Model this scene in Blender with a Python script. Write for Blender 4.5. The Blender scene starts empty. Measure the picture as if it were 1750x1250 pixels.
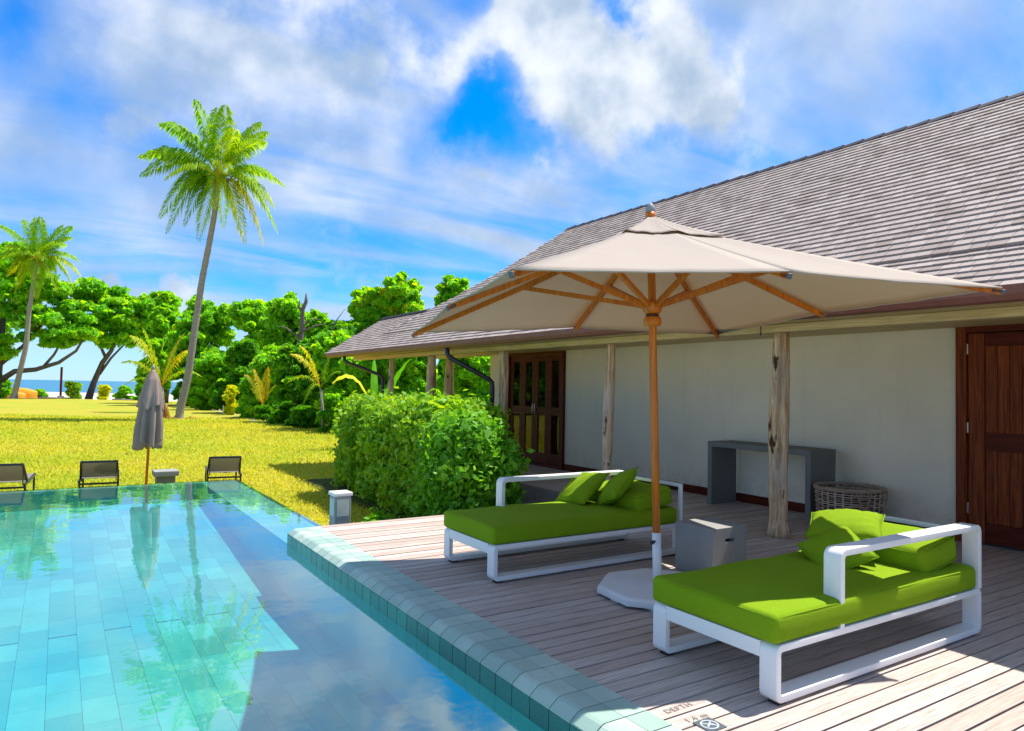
import bpy, bmesh, math, random
import numpy as np
from mathutils import Vector, Matrix, Euler
random.seed(7); np.random.seed(7)
PI = math.pi
scene = bpy.context.scene

# ------------------------------------------------------------------ camera
cam_data = bpy.data.cameras.new('camera'); cam = bpy.data.objects.new('camera', cam_data)
scene.collection.objects.link(cam); scene.camera = cam
RM = [[0.84018, -0.033787, -0.541255], [-0.541978, -0.017483, -0.840211], [0.018926, 0.999276, -0.033001]]
cam.matrix_world = Matrix.Translation((0, 0, 1.5)) @ Matrix(RM).to_4x4()
cam_data.sensor_width = 36; cam_data.lens = 24.716; cam_data.clip_start = .05; cam_data.clip_end = 60000

# ------------------------------------------------------------------ light and exposure
SUN = Vector((1.0, -.09, 2.1)).normalized()
ELEV = math.asin(SUN.z); AZ = math.atan2(SUN.x, SUN.y)
sun_data = bpy.data.lights.new('sun', 'SUN'); sun = bpy.data.objects.new('sun', sun_data)
scene.collection.objects.link(sun)
sun_data.energy = 2.8; sun_data.angle = math.radians(.53); sun_data.color = (1, .94, .84)
sun.rotation_euler = SUN.to_track_quat('Z', 'Y').to_euler()
scene.view_settings.view_transform = 'Standard'; scene.view_settings.look = 'None'
scene.view_settings.gamma = 1; scene.view_settings.use_curve_mapping = False
scene.view_settings.exposure = 1.57
scene.render.engine = 'CYCLES'
scene.cycles.max_bounces = 10; scene.cycles.transparent_max_bounces = 16

world = bpy.data.worlds.new('World'); scene.world = world; world.use_nodes = True
WT = world.node_tree; WT.nodes.clear()

class G:                                              # small node graph helper
    def __init__(s, tree): s.t = tree
    def n(s, kind, **kw):
        nd = s.t.nodes.new(kind)
        for k, v in kw.items(): setattr(nd, k, v)
        return nd
    def put(s, sock, v):
        if v is None: return
        if isinstance(v, bpy.types.NodeSocket): s.t.links.new(v, sock)
        else:
            if isinstance(v, (tuple, list)) and len(v) == 3 and sock.type == 'RGBA': v = (*v, 1)
            sock.default_value = v
    def math(s, op, a, b=None, c=None, clamp=False):
        nd = s.n('ShaderNodeMath', operation=op, use_clamp=clamp)
        for i, v in enumerate((a, b, c)): s.put(nd.inputs[i], v)
        return nd.outputs[0]
    def vmath(s, op, a, b=None, out=0):
        nd = s.n('ShaderNodeVectorMath', operation=op)
        s.put(nd.inputs[0], a)
        if b is not None: s.put(nd.inputs[3] if op == 'SCALE' else nd.inputs[1], b)
        return nd.outputs[out]
    def noise(s, vec=None, scale=5., detail=3., rough=.5, dist=0., out='Fac'):
        nd = s.n('ShaderNodeTexNoise'); s.put(nd.inputs['Vector'], vec)
        nd.inputs['Scale'].default_value = scale; nd.inputs['Detail'].default_value = detail
        nd.inputs['Roughness'].default_value = rough; nd.inputs['Distortion'].default_value = dist
        return nd.outputs[out]
    def ramp(s, fac, stops, interp='LINEAR'):
        nd = s.n('ShaderNodeValToRGB'); s.put(nd.inputs[0], fac); cr = nd.color_ramp; cr.interpolation = interp
        while len(cr.elements) < len(stops): cr.elements.new(.5)
        for e, (p, c) in zip(cr.elements, stops):
            e.position = p; e.color = (*c, 1) if isinstance(c, (tuple, list)) else (c, c, c, 1)
        return nd.outputs[0]
    def mix(s, f, a, b, mode='MIX'):
        nd = s.n('ShaderNodeMix', data_type='RGBA', blend_type=mode)
        s.put(nd.inputs[0], f); s.put(nd.inputs[6], a); s.put(nd.inputs[7], b)
        return nd.outputs[2]
    def mapping(s, vec, scale=(1, 1, 1), rot=(0, 0, 0), loc=(0, 0, 0)):
        nd = s.n('ShaderNodeMapping'); s.put(nd.inputs[0], vec)
        nd.inputs['Location'].default_value = loc; nd.inputs['Rotation'].default_value = rot; nd.inputs['Scale'].default_value = scale
        return nd.outputs[0]
    def smooth(s, v, lo, hi):
        nd = s.n('ShaderNodeMapRange', interpolation_type='SMOOTHSTEP'); s.put(nd.inputs[0], v)
        nd.inputs[1].default_value = lo; nd.inputs[2].default_value = hi
        return nd.outputs[0]

POS = [(0.5098, 0.7298, 0.4555, 0.1, 0.9), (0.5737, 0.7123, 0.4044, 0.11, 0.9), (0.6402, 0.6514, 0.4071, 0.12, 0.8), (0.696, 0.6036, 0.3889, 0.06, 0.6), (0.4153, 0.8063, 0.4211, 0.06, 0.75), (0.4809, 0.7285, 0.4878, 0.08, 0.9), (0.6154, 0.6276, 0.4769, 0.06, 0.6), (0.5793, 0.7423, 0.3367, 0.08, 0.4), (0.5549, 0.7812, 0.2859, 0.05, 0.6), (0.2763, 0.8578, 0.4333, 0.14, 0.62), (0.1236, 0.915, 0.3841, 0.15, 0.55), (-0.0326, 0.9506, 0.3088, 0.13, 0.45), (0.4023, 0.8926, 0.2037, 0.12, 0.35), (0.2847, 0.898, 0.3356, 0.09, 0.35), (0.1215, 0.985, 0.1223, 0.022, 0.9), (0.797, 0.4555, 0.3966, 0.25, 0.22), (0.2893, 0.9455, 0.1497, 0.06, 0.3), (0.0303, 0.9085, 0.4168, 0.09, 0.3)]
NEG = [(0.4724, 0.8029, 0.3636, 0.055, 1.1), (0.4144, 0.8429, 0.3432, 0.045, 0.7), (0.5682, 0.6701, 0.4776, 0.028, 1.0), (-0.0395, 0.9278, 0.371, 0.075, 0.8), (0.5269, 0.7908, 0.3115, 0.04, 0.6), (0.132, 0.9505, 0.2811, 0.09, 0.3), (0.4038, 0.7721, 0.4908, 0.04, 0.6), (-0.0074, 0.9757, 0.219, 0.08, 0.3), (0.2273, 0.9695, 0.0912, 0.1, 0.2)]
LOWPUFF = [(.1244, .9853, .1168, .040, .95), (.1416, .9837, .1108, .034, .8), (.0487, .9920, .1168, .03, .9), (.26, .958, .12, .05, .5), (-.06, .99, .13, .05, .7)]
g = G(WT)
sky = g.n('ShaderNodeTexSky', sky_type='NISHITA'); sky.sun_disc = False
sky.sun_elevation = ELEV; sky.sun_rotation = AZ; sky.air_density = 1.0; sky.dust_density = .15; sky.ozone_density = 3.5
tc = g.n('ShaderNodeTexCoord').outputs['Generated']
hs = g.n('ShaderNodeHueSaturation'); hs.inputs['Saturation'].default_value = 1.15; hs.inputs['Value'].default_value = .74
g.put(hs.inputs['Color'], g.mix(1, sky.outputs[0], (.27, .58, .92), 'MULTIPLY')); skyc = hs.outputs[0]
sp = g.n('ShaderNodeSeparateXYZ'); g.put(sp.inputs[0], tc)
den = g.math('ADD', g.math('MAXIMUM', sp.outputs[2], 0.0), .12)
cmb = g.n('ShaderNodeCombineXYZ'); g.put(cmb.inputs[0], g.math('DIVIDE', sp.outputs[0], den)); g.put(cmb.inputs[1], g.math('DIVIDE', sp.outputs[1], den))
plane = cmb.outputs[0]
# thin high cloud, drawn out in one direction
cir = g.noise(g.mapping(plane, scale=(.55, 1.5, 1), rot=(0, 0, .45)), 1.0, 6, .52, .35)
# heaped cloud round fixed directions of the sky
warp = g.noise(tc, 7., 8, .57, 0, 'Color')
wdir = g.vmath('ADD', tc, g.vmath('SCALE', g.vmath('SUBTRACT', warp, (.5, .5, .5)), .16))
acc = None
for lst, sg in ((POS, 1), (NEG, -1)):
    for x, y, z, s_, a in lst:
        d = g.vmath('DISTANCE', wdir, (x, y, z), out=1)
        e = g.math('MULTIPLY', g.smooth(d, s_ * 1.55, 0), a * sg)
        acc = e if acc is None else g.math('ADD', acc, e)
fb = g.noise(tc, 9., 10, .60, 0)
puff = g.math('ADD', g.math('MULTIPLY', acc, .62), g.math('MULTIPLY', g.math('SUBTRACT', fb, .5), 1.5))
heap = g.smooth(puff, -.05, .80)
neg = None
for x, y, z, s_, a in NEG:
    d = g.vmath('DISTANCE', wdir, (x, y, z), out=1); e = g.math('MULTIPLY', g.smooth(d, s_ * 1.6, 0), a)
    neg = e if neg is None else g.math('ADD', neg, e)
thin = g.math('MULTIPLY', g.smooth(cir, .34, .62), g.math('SUBTRACT', .80, g.math('MULTIPLY', neg, .95), clamp=True))
cov = g.math('MAXIMUM', g.math('ADD', thin, g.math('MULTIPLY', g.math('SUBTRACT', 1, neg, clamp=True), .12)), heap, clamp=True)
lowd = g.vmath('ADD', tc, g.vmath('SCALE', g.vmath('SUBTRACT', g.noise(tc, 22., 6, .6, 0, 'Color'), (.5, .5, .5)), .05))
for (x, y, z, s_, a) in LOWPUFF:
    d = g.vmath('DISTANCE', lowd, (x, y, z), out=1); cov = g.math('MAXIMUM', cov, g.math('MULTIPLY', g.smooth(d, s_, s_ * .25), a))
cov = g.math('MULTIPLY', cov, g.smooth(sp.outputs[2], -.01, .10))
# cloud tones, then pale haze blended into the sky colour towards the horizon
shade = g.smooth(g.noise(tc, 10., 6, .5, 0), .30, .66)
CLOUD_HI = (2.7, 2.85, 3.1); CLOUD_LO = (1.2, 1.6, 2.15)
ccol = g.mix(g.math('MULTIPLY', shade, g.math('ADD', .35, g.math('MULTIPLY', heap, .65))), CLOUD_LO, CLOUD_HI)
wc = g.mix(cov, skyc, ccol)
wc = g.mix(g.math('MULTIPLY', g.smooth(sp.outputs[2], .13, -.01), .62), wc, (2.15, 2.55, 3.1))
bg = g.n('ShaderNodeBackground'); g.put(bg.inputs[0], wc); bg.inputs[1].default_value = .12
wo = g.n('ShaderNodeOutputWorld'); WT.links.new(bg.outputs[0], wo.inputs[0])

# ------------------------------------------------------------------ materials
def principled(name, base, rough=.6, spec=.3, bump=None, bstr=.2, bdist=.01, metal=0, transl=None, coat=0):
    m = bpy.data.materials.new(name); m.use_nodes = True; t = m.node_tree; t.nodes.clear(); q = G(t)
    b = q.n('ShaderNodeBsdfPrincipled'); out = q.n('ShaderNodeOutputMaterial')
    if callable(base): base = base(q)
    if isinstance(base, tuple) and len(base) == 2 and isinstance(base[0], bpy.types.NodeSocket): base, bump = base
    q.put(b.inputs['Base Color'], base)
    if callable(rough): rough = rough(q)
    q.put(b.inputs['Roughness'], rough); b.inputs['Specular IOR Level'].default_value = spec
    b.inputs['Metallic'].default_value = metal; b.inputs['Coat Weight'].default_value = coat
    if callable(bump): bump = bump(q)
    if bump is not None:
        bn = q.n('ShaderNodeBump'); bn.inputs['Strength'].default_value = bstr; bn.inputs['Distance'].default_value = bdist
        q.put(bn.inputs['Height'], bump); t.links.new(bn.outputs[0], b.inputs['Normal'])
    sh = b.outputs[0]
    if transl:
        tr = q.n('ShaderNodeBsdfTranslucent'); f, c = transl
        if callable(c): c = c(q)
        q.put(tr.inputs[0], c if c is not None else base)
        mx = q.n('ShaderNodeMixShader'); mx.inputs[0].default_value = f
        t.links.new(sh, mx.inputs[1]); t.links.new(tr.outputs[0], mx.inputs[2]); sh = mx.outputs[0]
    t.links.new(sh, out.inputs[0])
    return m
def pos(q): return q.n('ShaderNodeNewGeometry').outputs['Position']
def objc(q): return q.n('ShaderNodeTexCoord').outputs['Object']
def attr(q, nm='rnd'): return q.n('ShaderNodeAttribute', attribute_name=nm).outputs['Fac']
def orand(q): return q.n('ShaderNodeObjectInfo').outputs['Random']
def rnd2(q): return q.math('FRACT', q.math('ADD', attr(q), q.math('MULTIPLY', orand(q), 7.31)))

def deck_base(q):
    p = pos(q); r = rnd2(q)
    off = q.n('ShaderNodeCombineXYZ'); q.put(off.inputs[0], q.math('MULTIPLY', r, 37.)); q.put(off.inputs[2], q.math('MULTIPLY', r, 11.))
    pv = q.vmath('ADD', p, off.outputs[0])
    grain = q.noise(q.mapping(pv, scale=(1.2, 34, 34)), 3., 5, .65, .4)
    blot = q.noise(q.mapping(pv, scale=(1, 2.2, 1)), 1.7, 5, .6)
    c1 = q.ramp(r, [(0, (.44, .345, .30)), (.35, (.53, .44, .395)), (.7, (.59, .505, .46)), (1, (.49, .405, .36))])
    c2 = q.mix(q.smooth(grain, .22, .62), (.29, .205, .17), c1)
    c = q.mix(q.math('MULTIPLY', q.smooth(blot, .52, .78), .35), c2, (.27, .20, .17))
    return c, grain
M_deck = principled('weathered_wood', deck_base, .62, .25, bstr=.35, bdist=.004)
M_dark = principled('dark_void', (.012, .011, .010), .9, .1)
def tile_base(lo, hi, sc=5.):
    def f(q):
        r = rnd2(q); n = q.noise(pos(q), sc, 5, .6); n2 = q.noise(pos(q), 60., 3, .6)
        c = q.mix(r, lo, hi); c = q.mix(q.math('MULTIPLY', q.smooth(n, .35, .7), .35), c, tuple(v * .72 for v in lo))
        return q.mix(q.math('MULTIPLY', n2, .15), c, (.6, .62, .58)), n2
    return f
M_cope = principled('coping_stone', tile_base((.23, .37, .32), (.42, .54, .45)), .5, .4, bstr=.25, bdist=.003)
M_wet = principled('wet_green_tile', tile_base((.003, .13, .10), (.010, .20, .15)), .18, .5, bstr=.15, bdist=.003)
M_band = principled('overflow_tile', tile_base((.30, .40, .37), (.46, .54, .48)), .3, .5, bstr=.1)
M_grout = principled('grout', (.07, .085, .08), .8, .2)
M_grout2 = principled('dark_grout', (.03, .038, .036), .85, .1)
M_floor = principled('pool_floor_tile', tile_base((.045, .30, .30), (.12, .46, .44), 1.4), .5, .3)
M_poolwall = principled('pool_wall_tile', tile_base((.13, .43, .44), (.20, .52, .52), 1.5), .5, .3)
M_poolgrout = principled('pool_grout', (.09, .40, .40), .6, .3)

def shingle_base(q):
    r = rnd2(q); n = q.noise(pos(q), 2.2, 5, .65); n2 = q.noise(q.mapping(pos(q), scale=(1, 1, 1)), 70., 3, .6)
    c = q.ramp(r, [(0, (.25, .20, .18)), (.3, (.335, .28, .255)), (.75, (.385, .325, .30)), (1, (.43, .365, .335))])
    c = q.mix(q.math('MULTIPLY', q.smooth(n, .45, .8), .28), c, (.20, .14, .125))
    return q.mix(q.math('MULTIPLY', n2, .3), c, (.2, .16, .15)), n2
M_shingle = principled('roof_shingle', shingle_base, .75, .2, bstr=.3, bdist=.004)
M_roofdark = principled('roof_underlay', (.05, .04, .04), .8, .2)
M_ridge = principled('ridge_cap', lambda q: q.mix(q.noise(pos(q), 9., 3), (.025, .024, .035), (.06, .05, .06)), .6, .3)
def plaster(q):
    n = q.noise(pos(q), .9, 4, .6); n2 = q.noise(pos(q), 45., 4, .7)
    sz_ = q.n('ShaderNodeSeparateXYZ'); q.put(sz_.inputs[0], pos(q))
    low = q.math('MULTIPLY', q.smooth(sz_.outputs[2], .55, .08), q.smooth(q.noise(pos(q), 6., 6, .7), .38, .7))      # splash dirt
    run = q.math('MULTIPLY', q.smooth(q.noise(q.mapping(pos(q), scale=(1, 2.2, .22)), 2.6, 5, .65), .52, .8), .16)
    c = q.mix(q.smooth(n, .3, .75), (.84, .75, .59), (.75, .67, .53))
    c = q.mix(run, c, (.45, .38, .28)); c = q.mix(q.math('MULTIPLY', low, .35), c, (.36, .27, .18))
    return c, q.math('ADD', n2, q.math('MULTIPLY', n, .6))
M_wall = principled('grey_plaster', plaster, .85, .15, bstr=.25, bdist=.006)
def wood(dark, light, axis=2, sc=26., gl=None):
    def f(q):
        s = [sc, sc, sc]; s[axis] = 1.4
        r = rnd2(q); p = q.vmath('ADD', pos(q), q.vmath('SCALE', (3., 5., 7.), r))
        n = q.noise(q.mapping(p, scale=tuple(s)), 1.5, 5, .65, .8)
        c = q.mix(q.smooth(n, .28, .75), dark, light)
        return q.mix(q.math('MULTIPLY', r, .35), c, tuple(v * .6 for v in dark)), n
    return f
M_reddoor = principled('red_hardwood', wood((.10, .014, .003), (.34, .075, .014)), .45, .15, bstr=.12, bdist=.003)
M_redh = principled('red_hardwood_rail', wood((.07, .008, .003), (.17, .028, .010), 1), .5, .15, bstr=.12, bdist=.003)
M_teak = principled('orange_teak', wood((.48, .10, .006), (.78, .24, .018)), .42, .4, bstr=.1, bdist=.002)
def log_base(q):
    p = objc(q); n = q.noise(q.mapping(p, scale=(16, 16, 1.3)), 1.6, 6, .65, .6); k = q.noise(q.mapping(p, scale=(1, 1, .45)), 7., 3, .5)
    b = q.noise(p, 2.3, 3)
    c = q.mix(q.smooth(n, .3, .72), (.36, .19, .09), (.90, .68, .44))
    c = q.mix(q.math('MULTIPLY', q.smooth(b, .4, .75), .5), c, (.60, .54, .48))
    return q.mix(q.smooth(k, .645, .70), c, (.07, .035, .015)), q.math('SUBTRACT', n, q.math('MULTIPLY', q.smooth(k, .64, .70), .8))
M_log = principled('debarked_log', log_base, .7, .2, bstr=.6, bdist=.012)
M_beam = principled('pale_beam', wood((.52, .36, .16), (.78, .60, .32), 1), .6, .25, bstr=.15)
M_ceil = principled('ceiling_boards', wood((.42, .28, .15), (.60, .43, .26), 1), .6, .2)
M_gutter = principled('copper_gutter', lambda q: q.mix(q.noise(pos(q), 5., 5, .6), (.13, .030, .022), (.25, .095, .07)), .42, .4, metal=0)
M_pipe = principled('dark_pipe', (.018, .018, .024), .35, .5)
M_concrete = principled('concrete', lambda q: (q.mix(q.noise(pos(q), 3.5, 6, .65), (.20, .205, .20), (.34, .34, .325)), q.noise(pos(q), 90., 3)), .75, .2, bstr=.2, bdist=.003)
M_concd = principled('dark_concrete', lambda q: (q.mix(q.noise(pos(q), 2.5, 6, .65), (.14, .14, .13), (.22, .22, .205)), q.noise(pos(q), 90., 3)), .7, .2, bstr=.2, bdist=.003)
M_white = principled('white_powder_coat', lambda q: q.mix(q.noise(pos(q), 4., 4), (.80, .80, .80), (.74, .74, .75)), .35, .4)
M_plate = principled('white_plate', lambda q: q.mix(q.noise(pos(q), 6., 5), (.62, .63, .64), (.72, .72, .73)), .5, .3)
def fabric(a, b, sc=260.):
    def f(q):
        p = objc(q); w = q.noise(p, sc, 2, .7); n = q.noise(p, 3.5, 4)
        w2 = q.math('ADD', w, q.math('MULTIPLY', n, .6))
        return q.mix(q.math('ADD', q.math('MULTIPLY', w, .5), q.math('MULTIPLY', n, .5)), a, b), w2
    return f
M_green = principled('lime_fabric', fabric((.13, .25, .005), (.27, .41, .014), 210.), .9, .1, bstr=.7, bdist=.008)
M_canvas = principled('beige_canvas', fabric((.47, .415, .365), (.54, .485, .43), 180.), .9, .1, bstr=.15, bdist=.004, transl=(.32, (.60, .43, .25)))
M_taupe = principled('taupe_canvas', fabric((.22, .165, .14), (.34, .265, .23), 120.), .9, .1, bstr=.3, bdist=.01)
M_wicker = principled('wicker', lambda q: q.mix(rnd2(q), (.30, .19, .13), (.58, .44, .34)), .7, .2)
M_mesh = principled('grey_sling', lambda q: (q.mix(q.noise(q.mapping(objc(q), scale=(1, 1, 1)), 70., 2), (.24, .22, .20), (.33, .31, .285)), None)[0], .7, .2, transl=(.35, (.40, .38, .33)))
M_frame = principled('dark_metal', (.03, .028, .03), .4, .4)
M_capg = principled('grey_cap', (.10, .11, .13), .5, .3)
M_steel = principled('steel', (.6, .6, .6), .3, .5, metal=.9)
M_slate = principled('slate_lamp', lambda q: q.mix(q.noise(pos(q), 6., 5, .6), (.17, .20, .23), (.30, .33, .35)), .6, .3)
def leafmat(name, stops, tf=.5, rough=.45):
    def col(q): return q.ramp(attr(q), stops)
    def tcol(q): return q.mix(1, q.ramp(attr(q), stops), (1.75, 1.4, .35), 'MULTIPLY')
    return principled(name, col, rough, .35, transl=(tf, tcol))
M_leaf = leafmat('almond_leaf', [(0, (.07, .34, .016)), (.4, (.17, .52, .02)), (.75, (.31, .62, .025)), (.94, (.44, .60, .01)), (1, (.55, .48, .02))], .60, .6)
M_leaf2 = leafmat('dark_leaf', [(0, (.035, .20, .008)), (.5, (.09, .35, .008)), (.85, (.18, .45, .01)), (1, (.34, .50, .01))], .58, .6)
M_leafy = leafmat('yellow_leaf', [(0, (.40, .56, .008)), (.5, (.58, .68, .01)), (1, (.76, .76, .02))])
M_hedge = leafmat('hedge_leaf', [(0, (.08, .25, .012)), (.45, (.20, .45, .016)), (.8, (.34, .55, .02)), (1, (.48, .54, .03))], .42, .6)
M_hedge2 = leafmat('shrub_leaf', [(0, (.06, .24, .010)), (.5, (.13, .40, .012)), (.85, (.22, .50, .016)), (1, (.24, .46, .02))], .42, .55)
M_frond = leafmat('palm_frond', [(0, (.06, .26, .006)), (.35, (.15, .40, .006)), (.7, (.32, .50, .01)), (.88, (.52, .56, .02)), (1, (.66, .56, .06))], .6, .6)
M_bark = principled('palm_bark', lambda q: (q.mix(q.noise(q.mapping(pos(q), scale=(1, 1, 4)), 3., 5, .7), (.17, .14, .13), (.42, .37, .34)), q.noise(q.mapping(pos(q), scale=(.4, .4, 5)), 3., 4)), .85, .1, bstr=.5, bdist=.05)
M_bark2 = principled('tree_bark', lambda q: (q.mix(q.noise(pos(q), 2.5, 6, .7), (.07, .05, .04), (.22, .17, .15)), q.noise(pos(q), 8., 5)), .9, .1, bstr=.6, bdist=.05)
M_nut = principled('coconut', (.30, .13, .02), .5, .3)
def grass_base(q):
    p = pos(q); a = q.noise(p, .22, 5, .6); b = q.noise(p, 1.6, 6, .7); c = q.noise(p, 14., 5, .75)
    col = q.mix(q.smooth(a, .36, .64), (.41, .35, .04), (.28, .35, .025))
    col = q.mix(q.math('MULTIPLY', q.smooth(b, .42, .72), .65), col, (.46, .36, .06))
    col = q.mix(q.math('MULTIPLY', q.smooth(c, .35, .75), .3), col, (.18, .19, .006))
    return col, q.math('ADD', c, b)
M_lawn = principled('lawn', grass_base, .85, .1, bstr=.8, bdist=.06)
M_blade = leafmat('grass_blade', [(0, (.30, .46, .03)), (.5, (.42, .50, .04)), (1, (.57, .55, .07))], .45, .8)
M_sand = principled('pale_sand', lambda q: (q.mix(q.noise(pos(q), .8, 5, .7), (.46, .40, .31), (.62, .56, .47)), q.noise(pos(q), 5., 5)), .9, .1, bstr=.6, bdist=.1)
M_soil = principled('garden_soil', lambda q: (q.mix(q.noise(pos(q), 3., 6, .75), (.035, .04, .012), (.085, .10, .018)), q.noise(pos(q), 12., 5)), .95, .1, bstr=.8, bdist=.05)
M_sea = principled('sea_water', lambda q: q.mix(q.noise(q.mapping(pos(q), scale=(.004, .012, 1), rot=(0, 0, .57)), 1., 5, .6), (.010, .12, .22), (.03, .20, .30)), .32, .4, bump=lambda q: q.noise(q.mapping(pos(q), scale=(.25, .7, 1), rot=(0, 0, .57)), 1., 5, .65), bstr=.5, bdist=.5)
M_orange = principled('orange_hull', (.75, .33, .03), .45, .4)
M_text = principled('stencil_paint', (.30, .27, .25), .7, .2)
M_signd = principled('sign_slate', (.075, .10, .12), .5, .3)
M_signl = principled('sign_print', (.45, .50, .54), .5, .3)
M_coral = principled('coral_rubble', lambda q: q.mix(attr(q), (.40, .34, .30), (.66, .60, .54)), .9, .1)
M_wallin = principled('inner_plaster', (.55, .52, .46), .85, .1)

# water: clear sheet that lets sunlight through, mirrors by Fresnel, tints what is below
def water_mat():
    m = bpy.data.materials.new('pool_water'); m.use_nodes = True; t = m.node_tree; t.nodes.clear(); q = G(t)
    p = pos(q); h = q.math('ADD', q.math('MULTIPLY', q.noise(q.mapping(p, scale=(1, 1.0, 1)), 2.2, 3, .5), 1.0), q.math('MULTIPLY', q.noise(p, 9., 2, .5), .12))
    bn = q.n('ShaderNodeBump'); bn.inputs['Strength'].default_value = .10; bn.inputs['Distance'].default_value = .026; q.put(bn.inputs['Height'], h)
    inc = q.n('ShaderNodeNewGeometry').outputs['Incoming']
    c = q.math('ABSOLUTE', q.vmath('DOT_PRODUCT', bn.outputs[0], inc, out=1)); fres = q.math('ADD', .19, q.math('MULTIPLY', .81, q.math('POWER', q.math('SUBTRACT', 1, c, clamp=True), 4.2)), clamp=True)
    gl = q.n('ShaderNodeBsdfGlossy'); gl.inputs['Roughness'].default_value = .015; gl.inputs[0].default_value = (1, 1, 1, 1); t.links.new(bn.outputs[0], gl.inputs['Normal'])
    tr = q.n('ShaderNodeBsdfTransparent'); tr.inputs[0].default_value = (.62, .98, .96, 1)
    mx = q.n('ShaderNodeMixShader'); t.links.new(fres, mx.inputs[0]); t.links.new(tr.outputs[0], mx.inputs[1]); t.links.new(gl.outputs[0], mx.inputs[2])
    o = q.n('ShaderNodeOutputMaterial'); t.links.new(mx.outputs[0], o.inputs[0]); return m
M_water = water_mat()
def glass_mat():
    m = bpy.data.materials.new('window_glass'); m.use_nodes = True; t = m.node_tree; t.nodes.clear(); q = G(t)
    fr = q.n('ShaderNodeFresnel'); fr.inputs[0].default_value = 1.5
    gl = q.n('ShaderNodeBsdfGlossy'); gl.inputs['Roughness'].default_value = .01
    tr = q.n('ShaderNodeBsdfTransparent'); tr.inputs[0].default_value = (.9, .93, .9, 1)
    mx = q.n('ShaderNodeMixShader'); t.links.new(fr.outputs[0], mx.inputs[0]); t.links.new(tr.outputs[0], mx.inputs[1]); t.links.new(gl.outputs[0], mx.inputs[2])
    o = q.n('ShaderNodeOutputMaterial'); t.links.new(mx.outputs[0], o.inputs[0]); return m
M_glass = glass_mat()

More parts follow.
